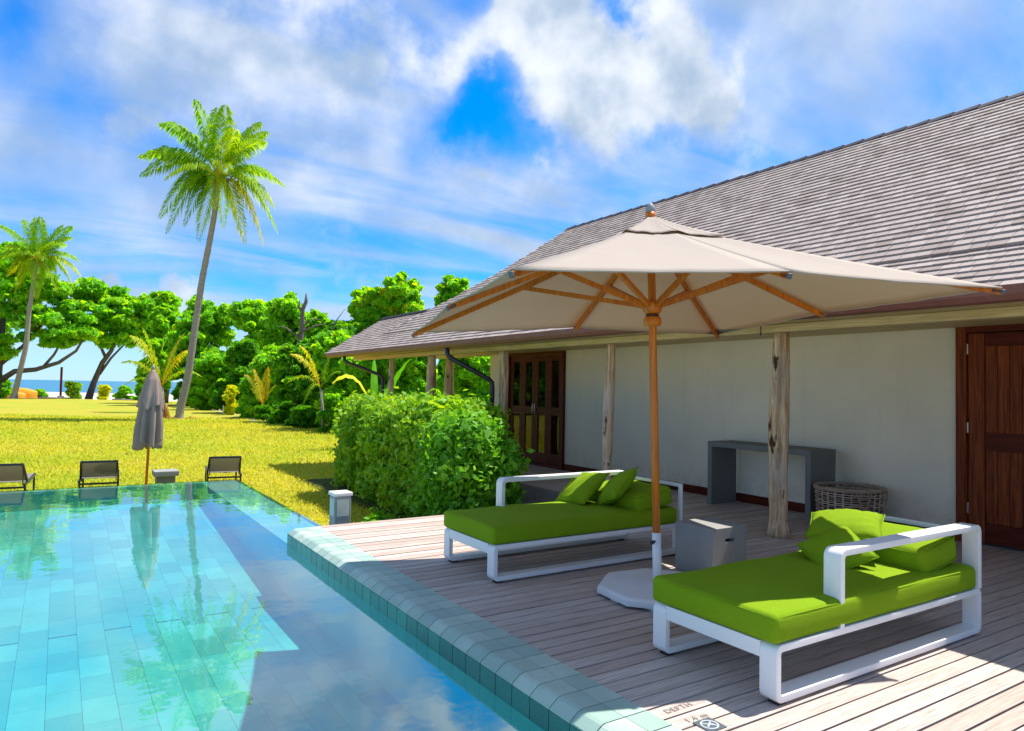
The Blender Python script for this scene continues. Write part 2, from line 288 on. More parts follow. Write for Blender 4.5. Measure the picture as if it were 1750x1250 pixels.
# ------------------------------------------------------------------ object helpers
COL = scene.collection
def tag(o, label=None, cat=None, group=None, kind=None):
    if label: o['label'] = label
    if cat: o['category'] = cat
    if group: o['group'] = group
    if kind: o['kind'] = kind
    return o
def empty(name, loc=(0, 0, 0), label=None, cat=None, group=None, kind=None, rz=0):
    o = bpy.data.objects.new(name, None); COL.objects.link(o); o.location = loc; o.rotation_euler.z = rz
    o.empty_display_size = .1
    return tag(o, label, cat, group, kind)
class MB:
    def __init__(s): s.v = []; s.f = []; s.r = []; s.sm = []
    def add(s, vs, fs, r=None, smooth=False):
        o = len(s.v); s.v += [tuple(v) for v in vs]; s.f += [tuple(i + o for i in f) for f in fs]
        r = random.random() if r is None else r; s.r += [r] * len(vs); s.sm += [smooth] * len(fs); return s
    def box(s, a, b, r=None, rot=None, piv=None):
        (x0, y0, z0), (x1, y1, z1) = a, b
        vs = [(x, y, z) for z in (z0, z1) for y in (y0, y1) for x in (x0, x1)]
        if rot is not None:
            c = Vector(piv if piv else ((x0 + x1) / 2, (y0 + y1) / 2, (z0 + z1) / 2)); vs = [c + rot @ (Vector(v) - c) for v in vs]
        return s.add(vs, [(0, 2, 3, 1), (4, 5, 7, 6), (0, 1, 5, 4), (2, 6, 7, 3), (0, 4, 6, 2), (1, 3, 7, 5)], r)
    def beam(s, p, q, w, h, r=None, up=(0, 0, 1)):
        p = Vector(p); q = Vector(q); d = (q - p).normalized(); x = d.cross(Vector(up))
        if x.length < 1e-4: x = d.cross(Vector((0, 1, 0)))
        x.normalize(); y = x.cross(d)
        vs = [c + x * (sx * w / 2) + y * (sy * h / 2) for c in (p, q) for sy in (-1, 1) for sx in (-1, 1)]
        return s.add(vs, [(0, 2, 3, 1), (4, 5, 7, 6), (0, 1, 5, 4), (2, 6, 7, 3), (0, 4, 6, 2), (1, 3, 7, 5)], r)
    def tube(s, pts, rad, n=10, r=None, caps=True, jitter=0, flare=None, smooth=True):
        pts = [Vector(p) for p in pts]; m = len(pts); rad = [rad] * m if isinstance(rad, (int, float)) else rad
        vs = []; x = None
        for i, p in enumerate(pts):
            d = (pts[min(i + 1, m - 1)] - pts[max(i - 1, 0)]).normalized()
            if x is None:
                x = d.cross(Vector((0, 0, 1)));
                if x.length < .1: x = d.cross(Vector((0, 1, 0)))
            x = (x - d * x.dot(d)).normalized(); y = d.cross(x)
            for k in range(n):
                a = 2 * PI * k / n; rr = rad[i] * (1 + (jitter * (random.random() - .5) if jitter else 0))
                vs.append(p + x * (math.cos(a) * rr) + y * (math.sin(a) * rr))
        fs = [(i * n + k, i * n + (k + 1) % n, (i + 1) * n + (k + 1) % n, (i + 1) * n + k) for i in range(m - 1) for k in range(n)]
        if caps: fs += [tuple(range(n))[::-1], tuple((m - 1) * n + k for k in range(n))]
        return s.add(vs, fs, r, smooth)
    def lathe(s, prof, c=(0, 0, 0), n=24, r=None, smooth=True, fold=None):
        vs = []
        for (rr, z) in prof:
            for k in range(n):
                a = 2 * PI * k / n; q = rr * (fold(a, z) if fold else 1); vs.append((c[0] + q * math.cos(a), c[1] + q * math.sin(a), c[2] + z))
        m = len(prof)
        fs = [(i * n + k, i * n + (k + 1) % n, (i + 1) * n + (k + 1) % n, (i + 1) * n + k) for i in range(m - 1) for k in range(n)]
        fs += [tuple(range(n))[::-1], tuple((m - 1) * n + k for k in range(n))]
        return s.add(vs, fs, r, smooth)
    def mesh(s, name, mat, off=(0, 0, 0)):
        me = bpy.data.meshes.new(name); ox, oy, oz = off
        me.from_pydata([(x - ox, y - oy, z - oz) for x, y, z in s.v], [], s.f)
        me.polygons.foreach_set('use_smooth', s.sm)
        a = me.attributes.new('rnd', 'FLOAT', 'POINT'); a.data.foreach_set('value', s.r)
        if mat: me.materials.append(mat)
        bm = bmesh.new(); bm.from_mesh(me); bmesh.ops.recalc_face_normals(bm, faces=bm.faces); bm.to_mesh(me); bm.free()
        me.update(); return me
    def build(s, name, mat, parent=None, loc=None, bevel=0, seg=2, world=True, kind=None, label=None, cat=None, group=None):
        """verts in world space; with a parent they are made local to it; loc sets the origin of a parentless mesh"""
        off = (0, 0, 0)
        if parent is not None and world: off = root_loc(parent)
        elif parent is None and loc is not None: off = loc
        o = bpy.data.objects.new(name, s.mesh(name, mat, off)); COL.objects.link(o)
        if parent is not None: o.parent = parent
        elif loc is not None: o.location = loc
        if bevel: bev(o, bevel, seg)
        return tag(o, label, cat, group, kind)
def root_loc(o):
    v = Vector((0, 0, 0))
    while o is not None: v += o.location; o = o.parent
    return tuple(v)
def bev(o, w, seg=2):
    m = o.modifiers.new('bevel', 'BEVEL'); m.width = w; m.segments = seg; m.limit_method = 'ANGLE'; m.angle_limit = math.radians(40); m.harden_normals = False
    for p in o.data.polygons: p.use_smooth = True
    w_ = o.modifiers.new('wn', 'WEIGHTED_NORMAL'); w_.keep_sharp = True
def piece(name, me, parent, loc, rot=None):
    o = bpy.data.objects.new(name, me); COL.objects.link(o); o.parent = parent; o.location = loc
    if rot: o.rotation_euler = rot
    return o
def quads(name, V, R, mat, parent=None, kind=None, off=(0, 0, 0)):
    """V: (n,4,3) numpy quads, R: (n,) colour value"""
    n = len(V); me = bpy.data.meshes.new(name); me.vertices.add(n * 4); me.loops.add(n * 4); me.polygons.add(n)
    me.vertices.foreach_set('co', (V.reshape(-1, 3) - np.array(off)).astype(np.float32).ravel())
    me.loops.foreach_set('vertex_index', np.arange(n * 4, dtype=np.int32))
    me.polygons.foreach_set('loop_start', np.arange(0, n * 4, 4, dtype=np.int32)); me.polygons.foreach_set('loop_total', np.full(n, 4, dtype=np.int32))
    a = me.attributes.new('rnd', 'FLOAT', 'POINT'); a.data.foreach_set('value', np.repeat(R, 4).astype(np.float32))
    me.materials.append(mat); me.update(calc_edges=True)
    o = bpy.data.objects.new(name, me); COL.objects.link(o)
    if parent is not None: o.parent = parent
    return tag(o, kind=kind)

# ------------------------------------------------------------------ ground, sand, sea
FW = Vector((.541, .841, 0)).normalized(); RT = Vector((FW.y, -FW.x, 0))
def DW(lat, dep, z): p = FW * dep + RT * lat; return (p.x, p.y, z)
LZ = -.48
mb = MB(); mb.add([(-2500, -2500, -3.4), (2500, -2500, -3.4), (2500, 2500, -3.4), (-2500, 2500, -3.4)], [(0, 1, 2, 3)])
mb.build('ground', M_sand, kind='structure')
# lawn as a grid with slight undulation, hollow where the pool and deck stand
mb = MB(); nx, ny = 90, 90; idx = {}
def lawn_z(x, y):
    d = x * FW.x + y * FW.y; l = x * RT.x + y * RT.y
    z = LZ + .05 * math.sin(x * .31 + 1) * math.sin(y * .23) * min(1, max(0, (d - 14) / 10))
    if d > 74: z -= .10 * (d - 74) * .35
    return z
xs = [-70 + 200 * i / nx for i in range(nx + 1)]; ys = [-40 + 135 * j / ny for j in range(ny + 1)]
V = []
for j in range(ny + 1):
    for i in range(nx + 1):
        dep = 6 + 73 * (j / ny) ** 1.6; lat = (-60 + 130 * i / nx)
        p = DW(lat, dep, 0); V.append((p[0], p[1], lawn_z(p[0], p[1])))
mb.add(V, [(j * (nx + 1) + i, j * (nx + 1) + i + 1, (j + 1) * (nx + 1) + i + 1, (j + 1) * (nx + 1) + i) for j in range(ny) for i in range(nx)], smooth=True)
lawn = mb.build('lawn', M_lawn, kind='structure')
def cut_hole(o, xm, ym):
    bm = bmesh.new(); bm.from_mesh(o.data)
    for co, no in (((xm, 0, 0), (1, 0, 0)), ((0, ym, 0), (0, 1, 0))):
        bmesh.ops.bisect_plane(bm, geom=bm.verts[:] + bm.edges[:] + bm.faces[:], plane_co=co, plane_no=no)
    bmesh.ops.delete(bm, geom=[f for f in bm.faces if f.calc_center_median().x < xm and f.calc_center_median().y < ym], context='FACES')
    bm.to_mesh(o.data); bm.free()
cut_hole(lawn, 2.64, 12.78)
mb = MB(); mb.add([DW(-90, -60, LZ - .02), DW(110, -60, LZ - .02), DW(110, 7, LZ - .02), DW(-90, 7, LZ - .02)], [(0, 1, 2, 3)])
cut_hole(mb.build('lawn', M_lawn, kind='structure'), 2.64, 12.78)
# beach: slopes from behind the lawn down under the sea
mb = MB(); rows = [(72, -.62), (79, -.66), (84, -.80), (100, -1.05), (150, -1.5), (215, -2.1), (260, -3.0)]; V = []
for d, z in rows:
    for i in range(25): V.append(DW(-260 + 520 * i / 24, d, z + (.12 * math.sin(i * 1.7 + d) if 80 < d < 200 else 0)))
mb.add(V, [(j * 25 + i, j * 25 + i + 1, (j + 1) * 25 + i + 1, (j + 1) * 25 + i) for j in range(len(rows) - 1) for i in range(24)], smooth=True)
mb.build('beach', M_sand, kind='structure')
mb = MB(); mb.add([DW(-30000, 150, -2.0), DW(30000, 150, -2.0), DW(30000, 45000, -2.0), DW(-30000, 45000, -2.0)], [(0, 1, 2, 3)])
mb.build('sea', M_sea, kind='structure')

# ------------------------------------------------------------------ pool
WZ = -.15; PF = -.68; PX0, PX1, PY0, PY1 = -7.0, 2.05, -4.0, 12.58
pool = empty('pool', (0, 4, PF), kind='structure')
mb = MB()
mb.add([(PX0, PY0, -.692), (PX1 + .1, PY0, -.692), (PX1 + .1, 7.0, -.692), (PX0, 7.0, -.692), (PX0, 12.7, -.423), (PX1 + .6, 12.7, -.423), (PX1 + .6, 7.0, -.692)], [(0, 1, 2, 3), (3, 6, 5, 4)], .5)                                   # slab
mb.build('pool_bed', M_poolgrout, pool)
mb = MB()
mb.box((PX1, PY0, PF - .012), (PX1 + .3, 7.41, -.163), .5); mb.box((PX1, 7.41, PF - .012), (2.60, PY1, -.178), .5)   # right side wall
mb.box((PX0, PY1, PF - .012), (2.60, PY1 + .16, -.178), .5); mb.box((PX0 - .2, PY0, PF), (PX0, PY1, -.16), .5); mb.box((PX0, PY0 - .2, PF), (PX1, PY0, -.16), .5)
mb.build('side_wall', M_poolwall, pool)
mb = MB(); mb.box((2.60, 7.43, -1.0), (2.66, PY1 + .22, -.168), .5); mb.box((PX0, PY1 + .16, -1.0), (2.60, PY1 + .22, -.168), .5)
mb.build('outer_face', M_grout, pool)
# floor tiles
TX, TY = .205, .42; rest = MB(); tiles = []
variants = []
for k in range(6):
    t = MB().box((-TX / 2 + .0012, -TY / 2 + .0012, -.01), (TX / 2 - .0012, TY / 2 - .0012, 0), k / 5); variants.append(t.mesh('floor_tile', M_floor))
def pf(y): return -.68 + .27 * min(1, max(0, (y - 7.0) / 5.6))
cells = []
for i in range(int((PX1 - PX0) / TX)):
    for j in range(int((PY1 - PY0) / TY)):
        x = PX1 - TX * (i + .5); y = PY0 + TY * (j + .5) + (TY / 2 if i % 2 else 0)
        if y + TY / 2 > PY1: continue
        inview = x > -.62 * y - .3 + .0 and y > 1.6
        cells.append((0 if inview else 1, x * x + y * y, x, y))
cells.sort()
for k, (a, d, x, y) in enumerate(cells):
    if k < 295 and a == 0: piece('floor_tile', random.choice(variants), pool, (x - 0, y - 4, pf(y) - PF), (math.atan2(.27, 5.6) if y > 7 else 0, 0, 0))
    else:
        za, zb = pf(y) + (-.010 if y > 7 else 0), pf(y) + (.010 if y > 7 else 0); xa, xb, ya, yb = x - TX / 2 + .0012, x + TX / 2 - .0012, y - TY / 2 + .0012, y + TY / 2 - .0012
        rest.add([(xa, ya, za), (xb, ya, za), (xb, yb, zb), (xa, yb, zb), (xa, ya, za - .01), (xb, ya, za - .01), (xb, yb, zb - .01), (xa, yb, zb - .01)], [(0, 1, 2, 3), (0, 4, 5, 1), (1, 5, 6, 2), (2, 6, 7, 3), (3, 7, 4, 0)])
rest.build('floor_tiles', M_floor, pool, kind='stuff')
# overflow band tiles (right of the open edge and along the far edge)
for j in range(16):
    y0 = 7.43 + j * .322; t = MB().box((2.062, y0 + .003, -.20), (2.33, y0 + .319, -.158)); t.build('band_tile', M_band, pool)
    t = MB().box((2.336, y0 + .003, -.20), (2.60, y0 + .319, -.156)); t.build('band_tile', M_band, pool)
for i in range(26):
    x1 = 2.60 - i * .322; t = MB().box((x1 - .319, PY1 + .006, -.20), (x1, PY1 + .16, -.157)); t.build('band_tile', M_band, pool)
mb = MB(); n = 2
mb.add([(PX0, PY0, WZ), (PX1 - .002, PY0, WZ), (PX1 - .002, 7.425, WZ), (2.655, 7.425, WZ), (2.655, PY1 + .215, WZ), (PX0, PY1 + .215, WZ)], [(0, 1, 2, 3, 4, 5)])
mb.build('water', M_water, kind='structure')

# coping: two rows of stone, the inner one chamfered, green tiles on the riser
cope = empty('pool_coping', (2.2, 4, -.15), kind='structure')
mb = MB(); mb.box((2.060, -3.9, -.16), (2.37, 7.40, -.052), .5); mb.box((2.10, -3.89, -.051), (2.369, 7.39, -.010), .5); mb.build('bedding', M_grout2, cope)
TL = .165; y = 7.41; k = 0
vin = []; vout = []; vr = []
for q_ in range(6):
    gp = .0035; a, b = -TL / 2 + gp, TL / 2 - gp
    prof = [(-.001, -.040), (.048, -.004), (.070, .003), (.186, .003), (.186, -.03), (-.001, -.05)]
    m_ = MB(); vs = [(px_, yy, pz) for yy in (a, b) for px_, pz in prof]; n_ = len(prof)
    m_.add(vs, [tuple(range(n_))[::-1], tuple(range(n_, 2 * n_))] + [(i, (i + 1) % n_, n_ + (i + 1) % n_, n_ + i) for i in range(n_)], q_ / 5)
    vin.append(m_.mesh('coping_tile', M_cope))
    vout.append(MB().box((0, a, -.03), (.134, b, .003), q_ / 5).mesh('coping_tile', M_cope))
    vr.append(MB().box((0, a, -.112), (.012, b, -.003), q_ / 5).mesh('riser_tile', M_wet))
j = 0; ptr = .0
while y - TL > -.3:
    yc = y - TL / 2
    piece('coping_tile', random.choice(vin), cope, (2.05 - 2.2, yc - 4, .15))
    piece('coping_tile', random.choice(vout), cope, (2.239 - 2.2, yc - 4 + .0, .15))
    piece('riser_tile', random.choice(vr), cope, (2.047 - 2.2, yc - 4, .15 - .049))
    y -= TL
mb = MB().box((2.052, 7.4125, -.17), (2.37, 7.43, -.042), .4); mb.build('end_tile', M_wet, cope)

# ------------------------------------------------------------------ deck of boards
deck = empty('deck', (5, 4, 0), kind='structure')
mb = MB(); mb.box((2.385, -3.0, -.42), (8.0, 7.40, -.05)); mb.box((6.30, 7.40, -.42), (8.0, 13.25, -.05)); mb.build('joists', M_dark, deck)
P_ = .1105; y = 7.43; bw = P_ - .0125
k = 0
while y > -1.2:
    x0 = 2.377
    if .95 < y < 7.3 and k % 3 == 1: cuts = [x0, 4.6 + random.random() * 2.2, 7.99]
    else: cuts = [x0, 7.99]
    if y > 5.2: cuts = [x0, 7.99]
    for a, b in zip(cuts[:-1], cuts[1:]):
        dz = random.uniform(-.0015, .0015)
        t = MB().box((a, y - bw, -.028), (b - .003, y, dz)); o = t.build('board', M_deck, deck)
    y -= P_; k += 1
y = 7.43 + P_
while y < 13.28:
    t = MB().box((6.28, y - bw, -.028), (7.99, y, random.uniform(-.0015, .0015))); t.build('board', M_deck, deck); y += P_
mb = MB().box((2.38, 7.434, -.40), (6.28, 7.46, -.006)); mb.build('fascia_board', M_deck, deck)
mb = MB().box((6.245, 7.47, -.40), (6.275, 13.28, -.006)); mb.build('fascia_board', M_deck, deck)

# soil under the hedge
mb = MB(); N_ = 24; V = []
for j in range(N_ + 1):
    for i in range(N_ + 1):
        x = 4.1 + (6.27 - 4.1) * i / N_; yy = 7.47 + 7.5 * j / N_
        e = min(i, N_ - i + 6, j + 3, N_ - j) / 4; e = max(0, min(1, e)); V.append((x, yy, LZ - .04 + e * (.14 + .05 * random.random())))
mb.add(V, [(j * (N_ + 1) + i, j * (N_ + 1) + i + 1, (j + 1) * (N_ + 1) + i + 1, (j + 1) * (N_ + 1) + i) for j in range(N_) for i in range(N_)], smooth=True)
mb.build('planting_bed', M_soil, kind='structure')

# ------------------------------------------------------------------ villa
villa = empty('villa', (8, 6, 0), 'single storey villa with grey plaster wall, long shingled roof and log posts behind the deck', 'house')
WX = 8.0
def wallbox(a, b, nm='wall', m=M_wall, **k): return MB().box(a, b).build(nm, m, villa, **k)
wallbox((WX, 3.70, 0), (WX + .18, 10.55, 2.42)); wallbox((WX, 12.56, 0), (WX + .18, 13.30, 2.42)); wallbox((WX, -2.5, 0), (WX + .18, 1.55, 2.42))
wallbox((WX, 10.55, 2.27), (WX + .18, 12.56, 2.42)); wallbox((WX, 1.55, 2.27), (WX + .18, 3.70, 2.42))
wallbox((WX + .181, 13.12, 0), (8.3, 13.298, 2.42)); wallbox((10.2, 13.12, 0), (10.8, 13.30, 2.42)); wallbox((10.8, -2.5, 0), (10.98, 13.30, 2.42))
wallbox((WX + .18, -2.5, 0), (10.8, -2.32, 2.42)); wallbox((WX + .18, 9.6, 0), (10.8, 9.75, 2.42), m=M_wallin)
MB().box((WX + .19, -2.3, -.1), (10.79, 13.3, -.01)).build('room_floor', M_concrete, villa)
MB().box((5.95, -2.5, 2.42), (10.9, 13.3, 2.46)).build('ceiling', M_ceil, villa)
for a, b in ((3.705, 10.55), (12.57, 13.29)): MB().box((WX - .022, a, 0.002), (WX - .001, b, .115)).build('skirting', M_redh, villa, bevel=.004)
# right-hand plank door
door = empty('plank_door', (WX - 8, 2.6 - 6, 0)); door.parent = villa
def dpart(nm, a, b, m, par=None, bv=.004): return MB().box(a, b).build(nm, m, par or door, bevel=bv)
dpart('door_frame', (7.95, 3.60, 0), (8.10, 3.70, 2.25), M_reddoor); dpart('door_frame', (7.95, 1.55, 0), (8.10, 1.65, 2.25), M_reddoor); dpart('door_frame', (7.951, 1.55, 2.17), (8.099, 3.70, 2.268), M_redh)
for (ya, yb) in ((3.595, 3.44), (2.66, 2.55), (2.54, 2.43), (1.8, 1.655)): dpart('stile', (7.985, yb, .02), (8.03, ya - .003, 2.165), M_reddoor)
for (ya, yb) in ((3.437, 2.663), (2.427, 1.803)):
    for z0, z1 in ((.02, .22), (.96, 1.14), (2.03, 2.165)): dpart('rail', (7.986, yb, z0), (8.031, ya, z1), M_redh)
    n = max(1, round((ya - yb) / .118)); w = (ya - yb) / n
    for i in range(n):
        for z0, z1 in ((.221, .959), (1.141, 2.029)): MB().box((8.0, yb + i * w + .002, z0), (8.02, yb + (i + 1) * w - .002, z1)).build('plank', M_reddoor, door, bevel=.003)
for z in (.30, 1.13, 1.95): MB().box((7.972, 3.588, z), (7.986, 3.602, z + .11)).build('hinge', M_steel, door, bevel=.002)
# glazed folding doors at the far end
fd = empty('glazed_door', (0, 11.55 - 6, 0)); fd.parent = villa
def gp(nm, a, b, m=M_redh): return MB().box(a, b).build(nm, m, fd, bevel=.004)
gp('door_frame', (7.95, 12.46, 0), (8.12, 12.555, 2.268)); gp('door_frame', (7.95, 10.555, 0), (8.12, 10.64, 2.268)); gp('door_frame', (7.951, 10.64, 2.17), (8.119, 12.46, 2.267), M_redh)
gp('threshold', (7.951, 10.64, 0.002), (8.119, 12.46, .05), M_redh)
ye = [12.455, 12.0, 11.55, 11.10, 10.645]
for i in range(4):
    b, a = ye[i], ye[i + 1]; xo = 7.99
    gp('stile', (xo, b - .115, .055), (xo + .045, b - .003, 2.165)); gp('stile', (xo, a + .003, .055), (xo + .045, a + .095, 2.165))
    for z0, z1 in ((.055, .26), (1.0, 1.15), (2.06, 2.165)): gp('rail', (xo + .002, a + .096, z0), (xo + .043, b - .116, z1), M_redh)
    for z0, z1 in ((.261, .999), (1.151, 2.059)): MB().box((xo + .018, a + .097, z0), (xo + .024, b - .117, z1)).build('pane', M_glass, fd)
for yy in (11.57, 11.49): MB().tube([(7.97, yy, 1.02), (7.95, yy, 1.04), (7.95, yy, 1.2), (7.97, yy, 1.22)], .008, 6).build('handle', M_steel, fd)
# log posts
def log_pts(x, y, z0, z1, r0, r1, lean, nseg=22, seed=0):
    rs = random.Random(seed); ax = rs.uniform(-1, 1); pts = []; rad = []
    for i in range(nseg + 1):
        t = i / nseg
        pts.append((x + lean[0] * t + .014 * math.sin(3.1 * t + ax * 3) + rs.uniform(-.003, .003), y + lean[1] * t + .014 * math.sin(4.3 * t + ax), z0 + (z1 - z0) * t))
        b = 1 + .09 * math.sin(7 * t + ax * 5) + rs.uniform(-.04, .04)
        rad.append((r0 * (1 - t) + r1 * t) * b * (1 + .25 * max(0, .08 - t) / .08))
    return pts, rad
posts = [(6.44, 4.735, .105, .088, (0, .0), 'split'), (6.44, 7.50, .072, .066, (0, -.02), ''), (6.44, 10.26, .085, .08, (0, 0), ''), (6.44, 13.04, .105, .09, (0, 0), ''), (8.0, 15.25, .15, .11, (0, 0), ''), (6.44, 15.15, .07, .065, (0, 0), ''),
         (6.44, 1.96, .1, .09, (0, 0), '')]
for k, (x, y, r0, r1, ln, sp_) in enumerate(posts):
    z0 = 0.001 if y < 13.3 else LZ - .05
    pts, rad = log_pts(x, y, z0, 2.148 if x < 7 else 2.34, r0, r1, ln, seed=k + 3)
    m_ = MB(); m_.tube(pts, rad, 20, jitter=.035)
    if sp_:   # a drying crack runs down the upper part
        n = 20
        for i in range(len(pts)):
            t = i / (len(pts) - 1)
            if t > .36:
                best = min(range(n), key=lambda q: Vector(m_.v[i * n + q]).x * .75 + Vector(m_.v[i * n + q]).y * .66)
                v = Vector(m_.v[i * n + best]); c = Vector(pts[i]); m_.v[i * n + best] = tuple(c + (v - c) * .35)
    m_.build('log_post', M_log, villa)
# a short branch stub on the second row post
# beams
MB().box((6.37, -2.5, 2.150), (6.51, 17.45, 2.235)).build('eave_beam', M_beam, villa, bevel=.012)
MB().box((7.93, 13.32, 2.342), (8.07, 17.45, 2.43)).build('eave_beam', M_beam, villa, bevel=.012)
MB().box((5.80, -2.5, 2.237), (8.0, 13.3, 2.262)).build('soffit', M_beam, villa)
MB().box((5.80, 13.3, 2.237), (6.6, 17.5, 2.262)).build('soffit', M_beam, villa)

# roof: lower pitch along the eave, steeper main slope above the break, small gabled wing at the far end
roof = empty('roof', (0, 0, 2.3)); roof.parent = villa
E_ = Vector((5.70, 0, 2.30)); s1 = .64; BX, BZ = 6.34, 2.71; s2 = .78; RX = 9.26; RZ = BZ + s2 * (RX - BX)
def slope_sheet(name, pts, m=M_roofdark, th=.03):
    pts = [Vector(p) for p in pts]; n = (pts[1] - pts[0]).cross(pts[2] - pts[0]).normalized()
    if n.z < 0: n = -n
    lo = [p - n * th for p in pts]; k = len(pts); m_ = MB()
    m_.add([*pts, *lo], [tuple(range(k)), tuple(range(k, 2 * k))[::-1]] + [(i, (i + 1) % k, k + (i + 1) % k, k + i) for i in range(k)])
    return m_.build(name, m, roof)
YE, YN, YR = 17.6, -3.0, 12.2; YB = 15.3
z1 = lambda x: 2.30 + s1 * (x - 5.70); z2 = lambda x: BZ + s2 * (x - BX); WRX = 7.2
def hipy(x): t = max(0, min(1, (x - BX) / (RX - BX))); return YB - t * (YB - YR) - .62 * math.sin(PI * t) ** .9
HX = [BX + (RX - BX) * k / 10 for k in range(11)]
slope_sheet('underlay', [(5.70, YN, z1(5.70)), (BX + .1, YN, z1(BX + .1)), (BX + .1, YE, z1(BX + .1)), (5.70, YE, z1(5.70))])
slope_sheet('underlay', [(BX + .1, 13.6, z1(BX + .1)), (BX + .1, YE, z1(BX + .1)), (WRX, YE, z1(WRX)), (WRX, 13.6, z1(WRX))])
slope_sheet('underlay', [(WRX, 13.3, z1(WRX)), (WRX, YE, z1(WRX)), (8.7, YE, 2.30), (8.7, 13.3, 2.30)], M_shingle)
slope_sheet('underlay', [(BX, YN, BZ), (RX, YN, RZ)] + [(x, hipy(x), z2(x)) for x in HX[::-1]])
slope_sheet('underlay', [(2 * RX - BX + .6, YN, BZ - .45), (RX, YN, RZ), (RX, YR, RZ), (2 * RX - BX + .6, YB, BZ - .45)], M_shingle)
mh = MB(); n_ = len(HX); mh.add([(x, hipy(x) - .01, z2(x) - .01) for x in HX] + [(2 * RX - x, hipy(x) - .01, z2(x) - .01) for x in HX], [(i, i + 1, n_ + i + 1, n_ + i) for i in range(n_ - 1)]); mh.build('hip_slope', M_shingle, roof)
slope_sheet('underlay', [(BX, 13.32, 2.44), (10.9, 13.32, 2.44), (RX, 13.32, 4.1)], M_wallin)
slope_sheet('gable_board', [(6.3, 17.3, 2.44), (8.1, 17.3, 2.44), (7.2, 17.3, 3.1)], M_beam)
CAMP = Vector((0, 0, 1.5))
def courses(x0, zf, slope, gauge, n, yn, yfar, sw=.145, th=.013):
    """list of shingle placements (corner lowest-left) on a slope facing -x"""
    out = []; L = math.sqrt(1 + slope * slope); dx = gauge / L
    for c in range(n):
        xa = x0 + c * dx; y = yn - random.random() * sw; yf = yfar(xa)
        while y < yf:
            w = sw * random.choice((.7, .85, 1, 1, 1.15)); out.append((xa, y, zf(xa), w, slope, gauge)); y += w
    return out
n1 = int(round((BX - 5.70) * math.sqrt(1 + s1 * s1) / .11)); n2 = int(math.ceil((RX - BX) * math.sqrt(1 + s2 * s2) / .112))
SH = courses(5.685, z1, s1, .11, n1, -2.9, lambda x: YE)
SH += [s for s in courses(5.685 + n1 * .11 / math.sqrt(1 + s1 * s1), z1, s1, .11, int(round((WRX - BX) * math.sqrt(1 + s1 * s1) / .11)), 13.0, lambda x: YE)
       if s[1] > hipy(s[0]) + .02]
SH += courses(BX - .03, lambda x: z2(x) + .022, s2, .112, n2, -2.9, lambda x: hipy(x) - .03)
def shingle_verts(w, slope, gauge, th=.016, jit=0):
    u = Vector((1, 0, slope)).normalized(); n = Vector((-slope, 0, 1)).normalized(); L = gauge * 1.18; h0 = th * 1.55
    gp_ = .0022
    a = n * (h0 + jit); b = u * L + n * (.003)
    lo = n * .001; v = []
    for yy in (gp_, w - gp_):
        for p in (lo, a, b + n * 0.006, u * L - n * .004): v.append((p.x, yy, p.z))
    return v, [(0, 1, 2, 3), (7, 6, 5, 4), (0, 4, 5, 1), (1, 5, 6, 2)]
def sh_key(s):
    x, y, z = s[:3]
    vis = y > .386 * x + .05
    dep = .541 * x + .841 * y; px = 875 + 1201 * (.84 * x - .542 * y) / dep
    # parts of the slope the parasol hides from the camera
    py = 665 - 1201 * (z - 1.5) / dep + (px - 875) * .019
    hid = px < 1700 and py > 395 + (px - 1113) * .155 and px > 800
    return (0 if vis and not hid else 1, dep)
SH.sort(key=sh_key)
smesh = {}
rest = MB()
for k, s in enumerate(SH):
    x, y, z, w, sl, ga = s
    if k < 299:
        key = (round(w, 3), round(sl, 2), random.randrange(3))
        if key not in smesh:
            v, f = shingle_verts(w, sl, ga, jit=random.uniform(0, .003)); smesh[key] = [MB().add(v, f, r_).mesh('shingle', M_shingle) for r_ in (.05, .35, .65, .95)]
        piece('shingle', random.choice(smesh[key]), roof, (x, y, z - 2.3)).location -= Vector((8, 6, 0))
    else:
        v, f = shingle_verts(w, sl, ga, jit=random.uniform(0, .004)); rest.add([(a + x, b + y, c + z) for a, b, c in v], f)
rest.build('shingles', M_shingle, roof, kind='stuff')
# ridge and hip caps
def caps(p, q, w, n, nm='ridge_tile', h=.05):
    p = Vector(p); q = Vector(q); d = (q - p) / n
    for i in range(n):
        a = p + d * i; b = p + d * (i + 1.06); side = d.normalized().cross(Vector((0, 0, 1))).normalized(); u = Vector((0, 0, 1)); l = .012 * (i % 2)
        vs = []
        for c, e in ((a, .016), (b, .0)):
            for k_, (sx, sz) in enumerate(((-1, -.62), (-.35, .0), (.35, .0), (1, -.62))): vs.append(c + side * (sx * w) + u * (h + sz * w + e))
        vs += [v - u * .018 for v in vs]
        f = [(0, 1, 5, 4), (1, 2, 6, 5), (2, 3, 7, 6), (8, 9, 1, 0), (9, 10, 2, 1), (10, 11, 3, 2), (12, 13, 9, 8), (13, 14, 10, 9), (14, 15, 11, 10), (4, 5, 13, 12), (5, 6, 14, 13), (6, 7, 15, 14), (0, 4, 12, 8), (3, 7, 15, 11)]
        MB().add(vs, f).build(nm, M_ridge, roof)
caps((RX, YN, RZ), (RX, YR, RZ), .085, 52, h=.04)
for a_, b_ in zip(HX[:-1], HX[1:]): caps((b_, hipy(b_), z2(b_)), (a_, hipy(a_), z2(a_) + .002), .065, 2, 'hip_tile', h=.026)
caps((WRX, 13.4, z1(WRX)), (WRX, YE, z1(WRX)), .06, 16)
MB().beam((5.70, YE + .012, 2.285), (WRX, YE + .012, z1(WRX) - .01), .02, .07).build('verge_board', M_ridge, roof)

